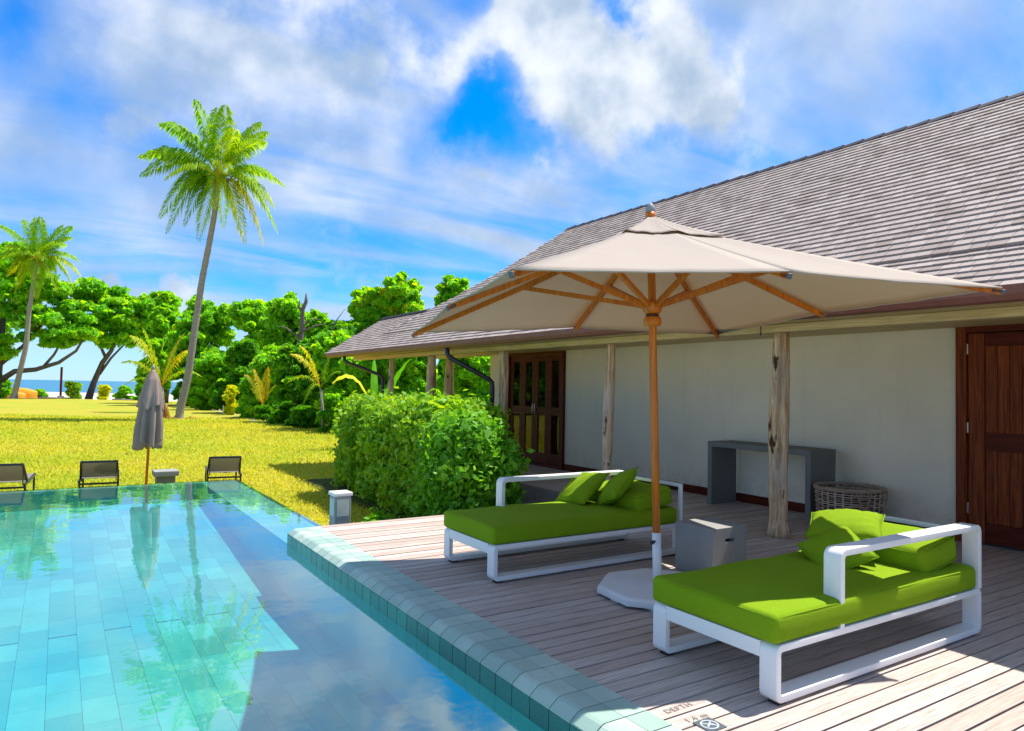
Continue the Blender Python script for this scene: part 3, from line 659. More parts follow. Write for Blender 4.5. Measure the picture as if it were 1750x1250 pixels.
# gutter
gut = MB(); prof = [(-.062, .055), (-.066, .062), (-.060, .045), (-.056, .005), (-.035, -.035), (0, -.048), (.035, -.035), (.056, .005), (.06, .05)]
gx, gz = 5.655, 2.235
pr2 = [(-.07, .06), (-.066, 0), (-.04, -.042), (0, -.056), (.04, -.042), (.062, 0), (.062, .055), (.054, .055), (.054, .0), (.034, -.036), (0, -.048), (-.034, -.036), (-.058, .0), (-.060, .06)]
ys_ = [-2.9 + i * (17.3 + 2.9) / 12 for i in range(13)]; V = [(gx + a, y, gz + b) for y in ys_ for a, b in pr2]; k = len(pr2)
gut.add(V, [(i * k + j, i * k + (j + 1) % k, (i + 1) * k + (j + 1) % k, (i + 1) * k + j) for i in range(12) for j in range(k)] + [tuple(range(k)), tuple(12 * k + j for j in range(k))])
gutter = gut.build('gutter', M_gutter, villa)
for y in [1.6, 2.62, 3.65, 4.68, 5.7, 6.75, 8.17, 9.16, 10.23, 11.3, 12.4, 13.7, 15.6, 16.6]:
    m_ = MB(); pts = [(gx + a * 1.16, y, gz + b * 1.16) for a, b in pr2[:7]]
    for a, b in zip(pts[:-1], pts[1:]): m_.beam(a, b, .04, .010, up=(0, 1, 0))
    m_.build('bracket', M_gutter, gutter, world=False)
# downpipes
MB().tube([(5.66, 10.88, 2.19), (5.66, 10.87, 2.08), (5.70, 10.84, 2.02), (6.24, 10.42, 1.66), (6.285, 10.385, 1.60), (6.29, 10.38, 1.50), (6.29, 10.38, -.05)], .042, 14).build('downpipe', M_pipe, villa)
MB().tube([(5.66, 16.1, 2.19), (5.66, 16.1, 2.10), (5.70, 16.05, 2.05), (6.24, 15.32, 1.76), (6.29, 15.27, 1.70), (6.29, 15.26, 1.6), (6.29, 15.26, LZ)], .04, 14).build('downpipe', M_pipe, villa)
MB().tube([(6.10, 4.72, 2.236), (6.10, 4.72, 2.10)], .006, 6).build('hook', M_pipe, villa)

# ------------------------------------------------------------------ loungers
def rounded_path(corners, r, seg=5, closed=True):
    out = []; n = len(corners)
    for i, (x, z) in enumerate(corners):
        if not closed and i in (0, n - 1): out.append((x, z)); continue
        p = Vector((x, z)); a = (Vector(corners[i - 1]) - p).normalized(); b = (Vector(corners[(i + 1) % n]) - p).normalized()
        c = p + a * r + b * r
        for k in range(seg + 1):
            t = k / seg * PI / 2; out.append(tuple(c - b * (r * math.cos(t)) - a * (r * math.sin(t))))
    return out
def flat_bar(outer, inner, y0, y1, closed):
    m_ = MB(); n = len(outer); vs = []
    for (x, z), (u, w) in zip(outer, inner): vs += [(x, y0, z), (x, y1, z), (u, y1, w), (u, y0, w)]
    fs = []
    rng = range(n) if closed else range(n - 1)
    for i in rng:
        j = (i + 1) % n
        for a, b in ((0, 1), (1, 2), (2, 3), (3, 0)): fs.append((i * 4 + a, i * 4 + b, j * 4 + b, j * 4 + a))
    if not closed: fs += [(0, 1, 2, 3), ((n - 1) * 4, (n - 1) * 4 + 3, (n - 1) * 4 + 2, (n - 1) * 4 + 1)]
    return m_.add(vs, fs)
def soft_box(name, mat, size, r, parent=None, sub=(14, 8, 5), puff=.012, noise=.006, piping=False, seed=1):
    """cushion: rounded box, crowned faces, slight wrinkles; base centred on its origin"""
    sx, sy, sz = size; rs = random.Random(seed); ph = [rs.uniform(0, 6) for _ in range(6)]
    bm = bmesh.new(); bmesh.ops.create_cube(bm, size=1)
    for v in bm.verts: v.co = Vector((v.co.x * sx, v.co.y * sy, v.co.z * sz))
    bmesh.ops.bevel(bm, geom=bm.edges[:], offset=r, segments=4, profile=.5, affect='EDGES')
    bmesh.ops.subdivide_edges(bm, edges=[e for e in bm.edges if e.calc_length() > .12], cuts=9, use_grid_fill=True)
    for v in bm.verts:
        x, y, z = v.co; u, w, t = 2 * x / sx, 2 * y / sy, 2 * z / sz
        k = (1 - u ** 4) * (1 - w ** 4); v.co.z += (1 if z > 0 else -.0) * puff * k
        q_ = noise * (math.sin(9 * x + ph[0] + 3 * y) * math.sin(13 * y + ph[1]) + .6 * math.sin(23 * x + ph[2]) * math.sin(17 * y - 9 * z + ph[3]))
        if z > -sz * .45: v.co += Vector((q_ * .5 * u, q_ * .5 * w, q_ * (.6 if z > 0 else 0)))
        v.co.z += sz / 2
    me = bpy.data.meshes.new(name); bm.to_mesh(me); bm.free(); me.materials.append(mat)
    for p in me.polygons: p.use_smooth = True
    a = me.attributes.new('rnd', 'FLOAT', 'POINT'); o = bpy.data.objects.new(name, me); COL.objects.link(o)
    if parent: o.parent = parent
    for zz in (sz - .014, .016):   # piped seams
        c = []; q_ = .004
        for (cx_, cy_, a0) in ((sx / 2 - r, sy / 2 - r, 0), (-sx / 2 + r, sy / 2 - r, PI / 2), (-sx / 2 + r, -sy / 2 + r, PI), (sx / 2 - r, -sy / 2 + r, 1.5 * PI)):
            for k in range(5):
                a = a0 + k / 4 * PI / 2; rr = r - .0075; c.append((cx_ + rr * math.cos(a), cy_ + rr * math.sin(a), zz))
        c.append(c[0]); MB().tube(c, .0042, 6, caps=False).build('welt', mat, o, world=False)
    return o
def lounger(label, loc, s):
    root = empty('daybed', loc, label, 'daybed', 'white framed daybeds with lime cushions on the deck')
    L, W, T, B = 2.04, .83, .036, .10
    def Y(a): return a * s
    oz = lambda pth: [(x, z) for x, z in pth]
    lo = rounded_path([(0, .018), (L, .018), (L, .295), (0, .295)], .045); li = rounded_path([(T, .018 + T), (L - T, .018 + T), (L - T, .295 - T), (T, .295 - T)], .012)
    for y0 in (0, W - B):
        flat_bar(lo, li, Y(y0), Y(y0 + B), True).build('side_frame', M_white, root, world=False, bevel=.004)
    xo = .52
    ao = rounded_path([(xo, .292), (xo, .695), (L + .001, .695), (L + .001, .292)], .05, closed=False); ai = rounded_path([(xo + T, .292), (xo + T, .695 - T), (L - T, .695 - T), (L - T, .292)], .016, closed=False)
    flat_bar(ao, ai, Y(-.001), Y(B + .001), False).build('arm_rest', M_white, root, world=False, bevel=.004)
    MB().box((0.002, Y(B), .215), (T, Y(W - B), .294)).build('front_rail', M_white, root, world=False, bevel=.004)
    MB().box((L - T, Y(B), .215), (L - .002, Y(W - B), .294)).build('rear_rail', M_white, root, world=False, bevel=.004)
    m_ = MB(); m_.box((L - .034, Y(B + .002), .622), (L - .002, Y(W - .034), .652)); m_.box((L - .034, Y(W - .034), .29), (L - .002, Y(W - .002), .652)); m_.build('back_frame', M_white, root, world=False, bevel=.004)
    for i in range(12):
        x = .12 + i * .155; MB().box((x, Y(B * .6), .268), (x + .055, Y(W - B * .6), .288)).build('slat', M_white, root, world=False)
    for (x, y) in ((.04, B / 2), (L - .1, B / 2), (.04, W - B / 2), (L - .1, W - B / 2)): MB().box((x, Y(y - .03), .0005), (x + .06, Y(y + .03), .0185)).build('foot', M_frame, root, world=False)
    mt = soft_box('mattress', M_green, (1.985, .835, .142), .032, root, seed=int(loc[1] * 7)); mt.location = (1.985 / 2 - .012, Y(W / 2), .296)
    return root
near_l = lounger('white daybed with lime mattress nearest the camera, armrest towards the front of the deck', (2.92, 2.155, 0), 1)
far_l = lounger('white daybed with lime mattress beside the hedge, its armrest on the hedge side', (2.845, 5.45, 0), -1)

def pillow(name, label, loc, rot, size=.46, th=.15, seed=0, group='lime throw pillows on the daybeds'):
    n = 22; rs = random.Random(seed); ph = [rs.uniform(0, 6) for _ in range(8)]; vs = []; fs = []
    def P(u, v, sgn):
        e = (1 - abs(u) ** 2.6) * (1 - abs(v) ** 2.6); e = max(0, e) ** .55
        pin = 1 - .055 * (1 - abs(u * v)) * (abs(u) ** 6 + abs(v) ** 6) + .02 * abs(u * v) ** 4
        x, y = u * size / 2 * pin, v * size / 2 * pin
        edge = max(abs(u), abs(v))
        wr = .008 * math.sin(16 * u + ph[0] + 5 * v) * edge ** 2 + .006 * math.sin(23 * v + ph[1] - 4 * u) * edge ** 2 + .006 * math.sin(5 * u + 7 * v + ph[2])
        return (x, y, sgn * (th / 2 * e + wr * e))
    for sgn in (1, -1):
        for i in range(n + 1):
            for j in range(n + 1): vs.append(P(-1 + 2 * i / n, -1 + 2 * j / n, sgn))
    m = (n + 1) ** 2
    for o in (0, m):
        for i in range(n):
            for j in range(n): fs.append((o + i * (n + 1) + j, o + i * (n + 1) + j + 1, o + (i + 1) * (n + 1) + j + 1, o + (i + 1) * (n + 1) + j))
    me = bpy.data.meshes.new(name); me.from_pydata(vs, [], fs)
    bm = bmesh.new(); bm.from_mesh(me); bmesh.ops.remove_doubles(bm, verts=bm.verts, dist=1e-5); bmesh.ops.recalc_face_normals(bm, faces=bm.faces); bm.to_mesh(me); bm.free()
    me.materials.append(M_green)
    for p in me.polygons: p.use_smooth = True
    o = bpy.data.objects.new(name, me); COL.objects.link(o); o.location = loc; yaw, tilt, spin = rot; o.rotation_euler = (Matrix.Rotation(yaw, 3, 'Z') @ Matrix.Rotation(tilt, 3, 'Y') @ Matrix.Rotation(spin, 3, 'Z')).to_euler()
    # welt along the seam
    c = [P(u, -1, 1) for u in np.linspace(-1, 1, 12)] + [P(1, v, 1) for v in np.linspace(-1, 1, 12)][1:] + [P(u, 1, 1) for u in np.linspace(1, -1, 12)][1:] + [P(-1, v, 1) for v in np.linspace(1, -1, 12)][1:]
    MB().tube(c, .0045, 6, caps=False).build('welt', M_green, o, world=False)
    return tag(o, label, 'pillow', group)
R_ = math.radians
def bolster(loc, rot, label, seed):
    o = soft_box('back_cushion', M_green, (.44, .76, .165), .045, None, puff=.022, noise=.009, seed=seed); o.location = loc; o.rotation_euler = rot
    return tag(o, label, 'cushion', 'lime back cushions on the daybeds')
bolster((4.615, 2.60, .437), (0, R_(-9), 0), 'thick lime back cushion lying under the rear frame of the daybed nearest the camera', 3)
bolster((4.56, 5.01, .437), (0, R_(-9), 0), 'thick lime back cushion behind the pillows of the daybed beside the hedge', 9)
pillow('throw_pillow', 'sunlit lime pillow lying tilted on the back cushion of the nearest daybed', (4.42, 2.74, .635), (R_(8), R_(-12), R_(20)), .45, .15, 1)
pillow('throw_pillow', 'shaded lime pillow leaning on its edge before the sunlit one, nearest daybed', (4.13, 2.62, .525), (R_(16), R_(-36), R_(45)), .34, .13, 5)
pillow('throw_pillow', 'lime pillow at the back, half hidden behind another on the daybed by the hedge', (4.20, 5.26, .575), (R_(-4), R_(-38), R_(8)), .42, .14, 8)
pillow('throw_pillow', 'lime pillow standing on its edge in front of another on the daybed by the hedge', (4.34, 4.93, .61), (R_(-34), R_(-46), R_(30)), .40, .15, 13)

# ------------------------------------------------------------------ big parasol
UG = Vector((3.757, 3.794, 0)); Mx = Euler((-.023, -.021, 0)).to_matrix()
axis = lambda z: UG + Mx @ Vector((0, 0, z))
um = empty('parasol', tuple(UG), 'large open square beige parasol on an orange teak pole over the deck', 'parasol')
TIPS = [(1.856, 2.898, 2.092), (3.36, 2.42, 2.180), (4.783, 1.963, 2.172), (5.22, 3.43, 2.173), (5.63, 4.88, 2.10), (4.18, 5.38, 2.112), (2.70, 5.85, 2.00), (2.28, 4.37, 2.087)]
TIPS = [Vector(t) for t in TIPS]
m_ = MB(); m_.tube([axis(.44 + .57 * i) for i in range(5)], .029, 18)
m_.build('pole', M_teak, um)
m_ = MB(); m_.tube([axis(.085), axis(.46)], .033, 18); m_.build('sleeve', M_white, um)
m_ = MB(); m_.tube([axis(.40) + Vector((-.03, -.012, 0)), axis(.40) + Vector((-.075, -.03, 0))], [.008, .016], 10); m_.build('sleeve_knob', M_frame, um)
APEX = axis(2.765)
m_ = MB(); m_.lathe([(.029, 0), (.06, .006), (.067, .03), (.064, .062), (.05, .075), (.032, .078)], axis(1.985)); m_.build('lower_hub', M_teak, um)
m_ = MB(); m_.lathe([(.031, 0), (.058, .01), (.072, .035), (.076, .07), (.07, .095), (.034, .10)], axis(2.075)); m_.build('runner', M_teak, um)
m_ = MB(); m_.lathe([(.032, 0), (.05, .002), (.05, .012), (.032, .014)], axis(2.062)); m_.build('runner_ring', M_frame, um)
m_ = MB(); m_.lathe([(.03, 0), (.052, .01), (.055, .05), (.03, .06)], axis(2.66)); m_.build('upper_hub', M_teak, um)
m_ = MB(); m_.lathe([(.036, 0), (.037, .045)], axis(2.80)); m_.build('finial_collar', M_teak, um)
m_ = MB(); m_.lathe([(.036, 0), (.035, .03), (.026, .055), (.010, .072), (.002, .075)], axis(2.846)); m_.build('finial', M_slate, um)
def canopy_pt(i, v, u, lift=0):
    a, b = TIPS[i], TIPS[(i + 1) % 8]; e = a.lerp(b, v)
    cen = (TIPS[0] + TIPS[2] + TIPS[4] + TIPS[6]) / 4; e = e + (cen - e) * (.010 * math.sin(PI * v))
    p = APEX.lerp(e, u); arch = math.sin(PI * v)
    p.z += .0035 * math.sin(23 * v + 2 * i) * math.sin(9 * u + i) * arch - .006 * arch * u - .012 * math.sin(PI * u) * (1 + arch) + lift
    return p
m_ = MB(); nu, nv = 14, 10
for i in range(8):
    vs = [canopy_pt(i, v / nv, .10 + .90 * u / nu) for u in range(nu + 1) for v in range(nv + 1)]
    m_.add(vs, [(u * (nv + 1) + v, u * (nv + 1) + v + 1, (u + 1) * (nv + 1) + v + 1, (u + 1) * (nv + 1) + v) for u in range(nu) for v in range(nv)], .5, True)
can = m_.build('canopy', M_canvas, um)
sl = can.modifiers.new('thick', 'SOLIDIFY'); sl.thickness = .003; sl.offset = -1
m_ = MB()   # hem and seams
for i in range(8):
    pts = [canopy_pt(i, v / 10, 1.0) + Vector((0, 0, -.004)) for v in range(11)]; m_.tube(pts, .006, 6, .5)
m_.build('hem', M_canvas, um)
m_ = MB()
for i in range(8):
    vs = []
    for u in range(7):
        for v in range(nv + 1):
            q_ = canopy_pt(i, v / nv, .24 * (u / 6) + .008); t = u / 6
            q_.z += .022 * t + .060 * (1 - t) ** 2 - .006 * math.sin(PI * v / nv) * t + .004 * math.sin(5 * v + i * 2.1) * t
            vs.append(q_)
    m_.add(vs, [(u * (nv + 1) + v, u * (nv + 1) + v + 1, (u + 1) * (nv + 1) + v + 1, (u + 1) * (nv + 1) + v) for u in range(6) for v in range(nv)], .5, True)
vc = m_.build('vent_cap', M_canvas, um); sl = vc.modifiers.new('thick', 'SOLIDIFY'); sl.thickness = .003
for i, t in enumerate(TIPS):
    dirh = Vector((t.x - UG.x, t.y - UG.y, 0)).normalized(); p0 = axis(2.705) + dirh * .04
    p1 = t + Vector((0, 0, -.030)); mid = p0.lerp(p1, .5); mid.z -= .05; qa = p0.lerp(p1, .47); qa.z -= .012
    m_ = MB(); m_.beam(p0, qa, .026, .038); m_.beam(qa, p1, .026, .036); rb = m_.build('rib', M_teak, um)
    m_ = MB(); m_.beam(axis(2.14) + dirh * .06, qa + Vector((0, 0, -.014)), .026, .036); m_.build('strut', M_teak, um)
    m_ = MB(); m_.beam(p1 - (p1 - qa).normalized() * .06, p1 + (p1 - qa).normalized() * .018, .026, .034); m_.build('end_cap', M_capg, um, bevel=.006)
# white octagonal base plate
m_ = MB(); R1, H1 = .47, .085; vs = []; a0 = PI / 8 - .1
for z, rr in ((.02, R1), (.062, R1), (H1, R1 - .03)):
    for k in range(8): vs.append((UG.x + .02 + rr * math.cos(a0 + k * PI / 4), UG.y + rr * math.sin(a0 + k * PI / 4), z))
m_.add(vs, [(i * 8 + k, i * 8 + (k + 1) % 8, (i + 1) * 8 + (k + 1) % 8, (i + 1) * 8 + k) for i in range(2) for k in range(8)] + [tuple(range(8)), tuple(range(16, 24))], .5)
bp = m_.build('base_plate', M_plate, um, bevel=.006)
for k in range(8):
    a = a0 + PI / 8 + k * PI / 4; c = (UG.x + .02 + math.cos(a) * (R1 - .1), UG.y + math.sin(a) * (R1 - .1))
    MB().box((c[0] - .04, c[1] - .04, .001), (c[0] + .04, c[1] + .04, .0199)).build('foot', M_plate, um, bevel=.003)

# ------------------------------------------------------------------ side table, console, basket
tb = empty('side_table', (4.655, 4.09, 0), 'grey concrete cube side table with a handle slot between the two daybeds', 'side table')
hw = .205; m_ = MB(); x0, x1, y0, y1 = 4.655 - hw, 4.655 + hw, 4.09 - hw, 4.09 + hw; H_ = .402
sl0, sl1, sz0, sz1 = 4.60, 4.71, .285, .312      # slot through the front face
m_.box((x0, y0 + .03, .002), (x1, y1, H_)); m_.box((x0, y0, .002), (sl0, y0 + .0301, H_)); m_.box((sl1, y0, .002), (x1, y0 + .0301, H_)); m_.box((sl0, y0, .002), (sl1, y0 + .0301, sz0)); m_.box((sl0, y0, sz1), (sl1, y0 + .0301, H_))
# build as one clean shell: outer box with recessed slot
m_ = MB()
F = [(x0, y0, .002), (x1, y0, .002), (x1, y0, H_), (x0, y0, H_), (sl0, y0, sz0), (sl1, y0, sz0), (sl1, y0, sz1), (sl0, y0, sz1)]
Bk = [(x0, y1, .002), (x1, y1, .002), (x1, y1, H_), (x0, y1, H_)]; In = [(sl0, y0 + .06, sz0), (sl1, y0 + .06, sz0), (sl1, y0 + .06, sz1), (sl0, y0 + .06, sz1)]
m_.add(F + Bk + In, [(0, 1, 5, 4), (1, 2, 6, 5), (2, 3, 7, 6), (3, 0, 4, 7), (8, 11, 10, 9), (0, 3, 11, 8), (1, 9, 10, 2), (3, 2, 10, 11), (0, 8, 9, 1), (4, 5, 13, 12), (5, 6, 14, 13), (6, 7, 15, 14), (7, 4, 12, 15)])
m_.build('table_body', M_concrete, tb, bevel=.005)
MB().box((sl0, y0 + .055, sz0), (sl1, y0 + .0595, sz1)).build('slot_back', M_dark, tb)
cs = empty('console_table', (7.65, 5.8, 0), 'grey concrete waterfall console table standing against the plaster wall', 'console table')
MB().box((7.4, 5.02, .775), (7.9, 6.57, .845)).build('table_top', M_concd, cs, bevel=.005)
for a, b in ((5.02, 5.095), (6.495, 6.57)): MB().box((7.4015, a + .0015, .001), (7.8985, b - .0015, .7745)).build('side_panel', M_concd, cs, bevel=.005)

bk = empty('wicker_basket', (7.55, 4.63, 0), 'round brown wicker basket with loop handles between the console and the plank door', 'basket')
bc = Vector((7.55, 4.63, 0)); ns = 26; rad = lambda z: .325 + .03 * (z / .46)
m_ = MB()
for row in range(17):
    z = .02 + row * .0245; pts = []
    for k in range(ns * 4 + 1):
        a = 2 * PI * k / (ns * 4); rr = rad(z) + .011 * math.cos(a * ns / 2 + row * PI); pts.append((bc.x + rr * math.cos(a), bc.y + rr * math.sin(a), z + random.uniform(-.001, .001)))
    m_.tube(pts, .0075, 5, caps=False)
m_.build('weave', M_wicker, bk)
for k in range(ns):
    a = 2 * PI * (k + .5) / ns; MB().tube([(bc.x + rad(z) * math.cos(a), bc.y + rad(z) * math.sin(a), z) for z in (0.003, .22, .455)], .009, 6).build('stake', M_wicker, bk)
for k_ in range(3):
    pts = [(bc.x + (rad(.46) + .016 * math.sin(9 * a + k_ * 2.1)) * math.cos(a), bc.y + (rad(.46) + .016 * math.sin(9 * a + k_ * 2.1)) * math.sin(a), .455 + .014 * math.cos(9 * a + k_ * 2.1)) for a in np.linspace(0, 2 * PI, 73)]
    MB().tube(pts, .013, 7, caps=False).build('rim_strand', M_wicker, bk)
for a_c in (PI + .95, PI * 1.75):
    pts = []
    for t in np.linspace(0, 1, 13):
        a = a_c + (t - .5) * .42; z = .44 - .17 * math.sin(PI * t); rr = rad(z) + .02; pts.append((bc.x + rr * math.cos(a), bc.y + rr * math.sin(a), z))
    MB().tube(pts, .013, 7).build('handle', M_wicker, bk)
m_ = MB().lathe([(.30, .0), (.318, .40)], bc, 24); m_.build('lining', M_dark, bk)

# ------------------------------------------------------------------ depth marking and no-diving sign set in the deck
def text_obj(name, s, size, loc, label):
    cu = bpy.data.curves.new(name, 'FONT'); cu.body = s; cu.size = size; cu.extrude = .0006; cu.align_x = 'LEFT'; cu.space_character = 1.12
    o = bpy.data.objects.new(name, cu); COL.objects.link(o); dg = bpy.context.evaluated_depsgraph_get()
    me = bpy.data.meshes.new_from_object(o.evaluated_get(dg)); me.materials.clear(); me.materials.append(M_text)
    bpy.data.objects.remove(o); o = bpy.data.objects.new(name, me); COL.objects.link(o); o.location = loc; o.rotation_euler.z = 0
    return tag(o, label, 'lettering')
text_obj('depth_lettering', 'DEPTH', .052, (2.438, 2.388, .0030), 'faint grey word DEPTH stencilled on the deck boards beside the coping')
text_obj('depth_lettering', '1.4 m', .055, (2.452, 2.272, .0030), 'faint grey figure 1.4 m stencilled on the deck below the word')
sg = empty('no_diving_sign', (2.515, 2.205, 0), 'small dark square no diving plate set flat in the deck by the coping', 'sign')
MB().box((2.465, 2.155, .002), (2.572, 2.262, .0045)).build('plate', M_signd, sg)
m_ = MB(); cx, cy = 2.5185, 2.2085; n = 32
V = [(cx + r * math.cos(2 * PI * k / n), cy + r * math.sin(2 * PI * k / n), .0052) for r in (.035, .042) for k in range(n)]
m_.add(V, [(k, (k + 1) % n, n + (k + 1) % n, n + k) for k in range(n)])
m_.beam((cx - .026, cy + .026, .0054), (cx + .026, cy - .026, .0054), .007, .0006)
m_.build('prohibition_ring', M_signl, sg)
m_ = MB(); m_.beam((cx - .022, cy - .012, .0050), (cx + .012, cy + .010, .0050), .009, .0006); m_.beam((cx + .006, cy + .004, .0050), (cx + .020, cy - .006, .0050), .005, .0006)
m_.lathe([(.0055, 0), (.0055, .0006)], (cx + .018, cy + .014, .0047), 12, smooth=False); m_.build('diver_figure', M_signl, sg)

# ------------------------------------------------------------------ bollard light beside the deck
bl = empty('bollard_lamp', (2.76, 7.86, LZ), 'small square grey bollard lamp on the grass at the end of the coping', 'bollard lamp')
MB().box((2.665, 7.765, LZ - .05), (2.855, 7.955, .245)).build('post', M_slate, bl, bevel=.006)
MB().box((2.652, 7.752, .246), (2.868, 7.968, .285)).build('cap', M_plate, bl, bevel=.006)
for a in ((2.6615, 7.79, .02), ): MB().box(a, (2.6645, 7.93, .21)).build('lens', M_band, bl)
MB().box((2.69, 7.7615, .02), (2.83, 7.7645, .21)).build('lens', M_band, bl)

# ------------------------------------------------------------------ sun loungers, closed parasol and table beyond the pool
def sunbed(x, y, rz, label):
    r = empty('sun_lounger', (x, y, LZ), label, 'sun lounger', 'dark sun loungers on the lawn beyond the pool', rz=rz)
    W = .56
    for sx in (-1, 1):
        MB().beam((sx * W / 2, 0, .30), (sx * W / 2, 1.55, .30), .03, .045).build('side_rail', M_frame, r, world=False)
        for yy in (.12, 1.4): MB().beam((sx * W / 2, yy, .0), (sx * W / 2, yy, .28), .03, .03).build('leg', M_frame, r, world=False)
        MB().beam((sx * W / 2, .38, .33), (sx * (W / 2 - .02), -.06, .64), .028, .035).build('back_rail', M_frame, r, world=False)
        MB().beam((sx * (W / 2 - .03), .1, .30), (sx * (W / 2 - .03), .12, .52), .015, .02).build('prop', M_frame, r, world=False)
    MB().beam((-W / 2 + .02, -.06, .64), (W / 2 - .02, -.06, .64), .028, .035).build('top_rail', M_frame, r, world=False)
    MB().beam((-W / 2, 0, .27), (W / 2, 0, .27), .03, .03).build('cross_bar', M_frame, r, world=False)
    m_ = MB(); q_ = Vector((0, -.10 - .38, .41)); a, b = Vector((0, .37, .338)), Vector((0, -.05, .628)); n = Vector((0, -.65, -.76)).normalized() * .004
    for s_ in (1,): m_.add([(-W / 2 + .02, a.y, a.z), (W / 2 - .02, a.y, a.z), (W / 2 - .03, b.y, b.z), (-W / 2 + .03, b.y, b.z)] + [(-W / 2 + .02, a.y + n.y, a.z + n.z), (W / 2 - .02, a.y + n.y, a.z + n.z), (W / 2 - .03, b.y + n.y, b.z + n.z), (-W / 2 + .03, b.y + n.y, b.z + n.z)], [(0, 1, 2, 3), (7, 6, 5, 4), (0, 4, 5, 1), (1, 5, 6, 2), (2, 6, 7, 3), (3, 7, 4, 0)])
    m_.build('back_sling', M_mesh, r, world=False)
    MB().box((-W / 2 + .018, .36, .315), (W / 2 - .018, 1.53, .321)).build('seat_sling', M_mesh, r, world=False)
    return r
sunbed(2.60, 13.62, R_(-8), 'dark sling sun lounger on the lawn, the one right of the closed parasol')
sunbed(.62, 13.62, R_(-4), 'dark sling sun lounger left of the closed parasol, wholly in view on the lawn')
sunbed(-.68, 13.62, R_(-4), 'dark sling sun lounger cut off by the left edge of the frame')
pt = empty('closed_parasol', (1.33, 13.65, LZ), 'tall folded taupe parasol on a wooden pole beyond the far pool edge', 'parasol')
lean = Vector((.045, 0, 0)); ax2 = lambda z: Vector((1.325, 13.65, z)) + Vector((.055, 0, 0)) * ((z - LZ) / 2.2)
m_ = MB(); m_.tube([ax2(LZ), ax2(1.0), ax2(1.72)], .022, 12); m_.build('pole', M_teak, pt)
m_ = MB(); m_.lathe([(.022, 0), (.03, .02), (.024, .05), (.006, .07)], ax2(1.72), 12); m_.build('finial', M_slate, pt)
def drape(z0, z1, prof, nf, amp, ph, nm, seed):
    rs = random.Random(seed); n = 72; m_ = MB(); K = 22; offs = [rs.uniform(-.4, .4) for _ in range(9)]
    vs = []
    for k in range(K + 1):
        t = k / K; z = z0 + (z1 - z0) * t; rr = np.interp(t, [p[0] for p in prof], [p[1] for p in prof]); c = ax2(z)
        for i in range(n):
            a = 2 * PI * i / n
            f = math.sin(nf * a + ph + .6 * math.sin(2 * a + 1) + 1.1 * t) ; f = abs(f) ** .6 * (1 if f > 0 else -1)
            q_ = rr * (1 + amp * t * f + .12 * t * math.sin(3 * a + offs[0] * 5)); hem = (.05 * math.sin(4 * a + offs[1] * 6) + .035 * math.sin(7 * a)) * t * t
            vs.append((c.x + q_ * math.cos(a) * .95, c.y + q_ * math.sin(a), z + hem))
    m_.add(vs, [(k * n + i, k * n + (i + 1) % n, (k + 1) * n + (i + 1) % n, (k + 1) * n + i) for k in range(K) for i in range(n)], .5, True)
    o = m_.build(nm, M_taupe, pt); s_ = o.modifiers.new('thick', 'SOLIDIFY'); s_.thickness = .004
drape(1.70, .40, [(0, .03), (.12, .10), (.4, .155), (.75, .175), (1, .165)], 8, .5, 0, 'folded_canopy', 4)
drape(1.71, 1.08, [(0, .034), (.25, .11), (.7, .165), (1, .185)], 6, .24, 1.4, 'vent_flap', 9)
tt = empty('low_table', (1.68, 14.1, LZ), 'small square pale grey table between the closed parasol and a sun lounger', 'table')
MB().box((1.48, 13.9, LZ + .30), (1.88, 14.3, LZ + .39)).build('table_top', M_concrete, tt, bevel=.006)
MB().box((1.53, 13.95, LZ), (1.83, 14.25, LZ + .30)).build('table_base', M_concd, tt, bevel=.006)

# ------------------------------------------------------------------ vegetation
def leaves(centers, radii, per, size, up=.45, flat=.35, rs=None, shell=.55, elong=1.6, tint=None):
    """leaf quads spread through the outer part of a set of clumps"""
    rs = rs or np.random.RandomState(1); C = np.repeat(np.array(centers), per, 0); Rr = np.repeat(np.array(radii), per, 0); n = len(C)
    d = rs.normal(size=(n, 3)); d[:, 2] = d[:, 2] * .8 + .25; d /= np.linalg.norm(d, axis=1)[:, None]
    rr = shell + (1 - shell) * rs.rand(n) ** .6; p = C + d * Rr * rr[:, None]
    p = p + rs.normal(size=(n, 3)) * Rr * .22; nrm = d * (1 - up) + np.array([0, 0, up]) + rs.normal(size=(n, 3)) * flat; nrm /= np.linalg.norm(nrm, axis=1)[:, None]
    t = np.cross(nrm, rs.normal(size=(n, 3))); t /= np.linalg.norm(t, axis=1)[:, None] + 1e-9; b = np.cross(nrm, t)
    s = size * (.6 + .8 * rs.rand(n))[:, None]; L = t * s * elong / 2; W = b * s / 2
    V = np.stack([p - L, p + W - L * .1 + nrm * s * .08, p + L - nrm * s * .12, p - W - L * .1 + nrm * s * .08], 1)
    clump = np.repeat(rs.rand(len(centers)), per)
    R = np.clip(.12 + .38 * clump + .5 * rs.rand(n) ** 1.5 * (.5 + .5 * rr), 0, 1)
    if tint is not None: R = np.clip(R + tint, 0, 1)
    return V, R
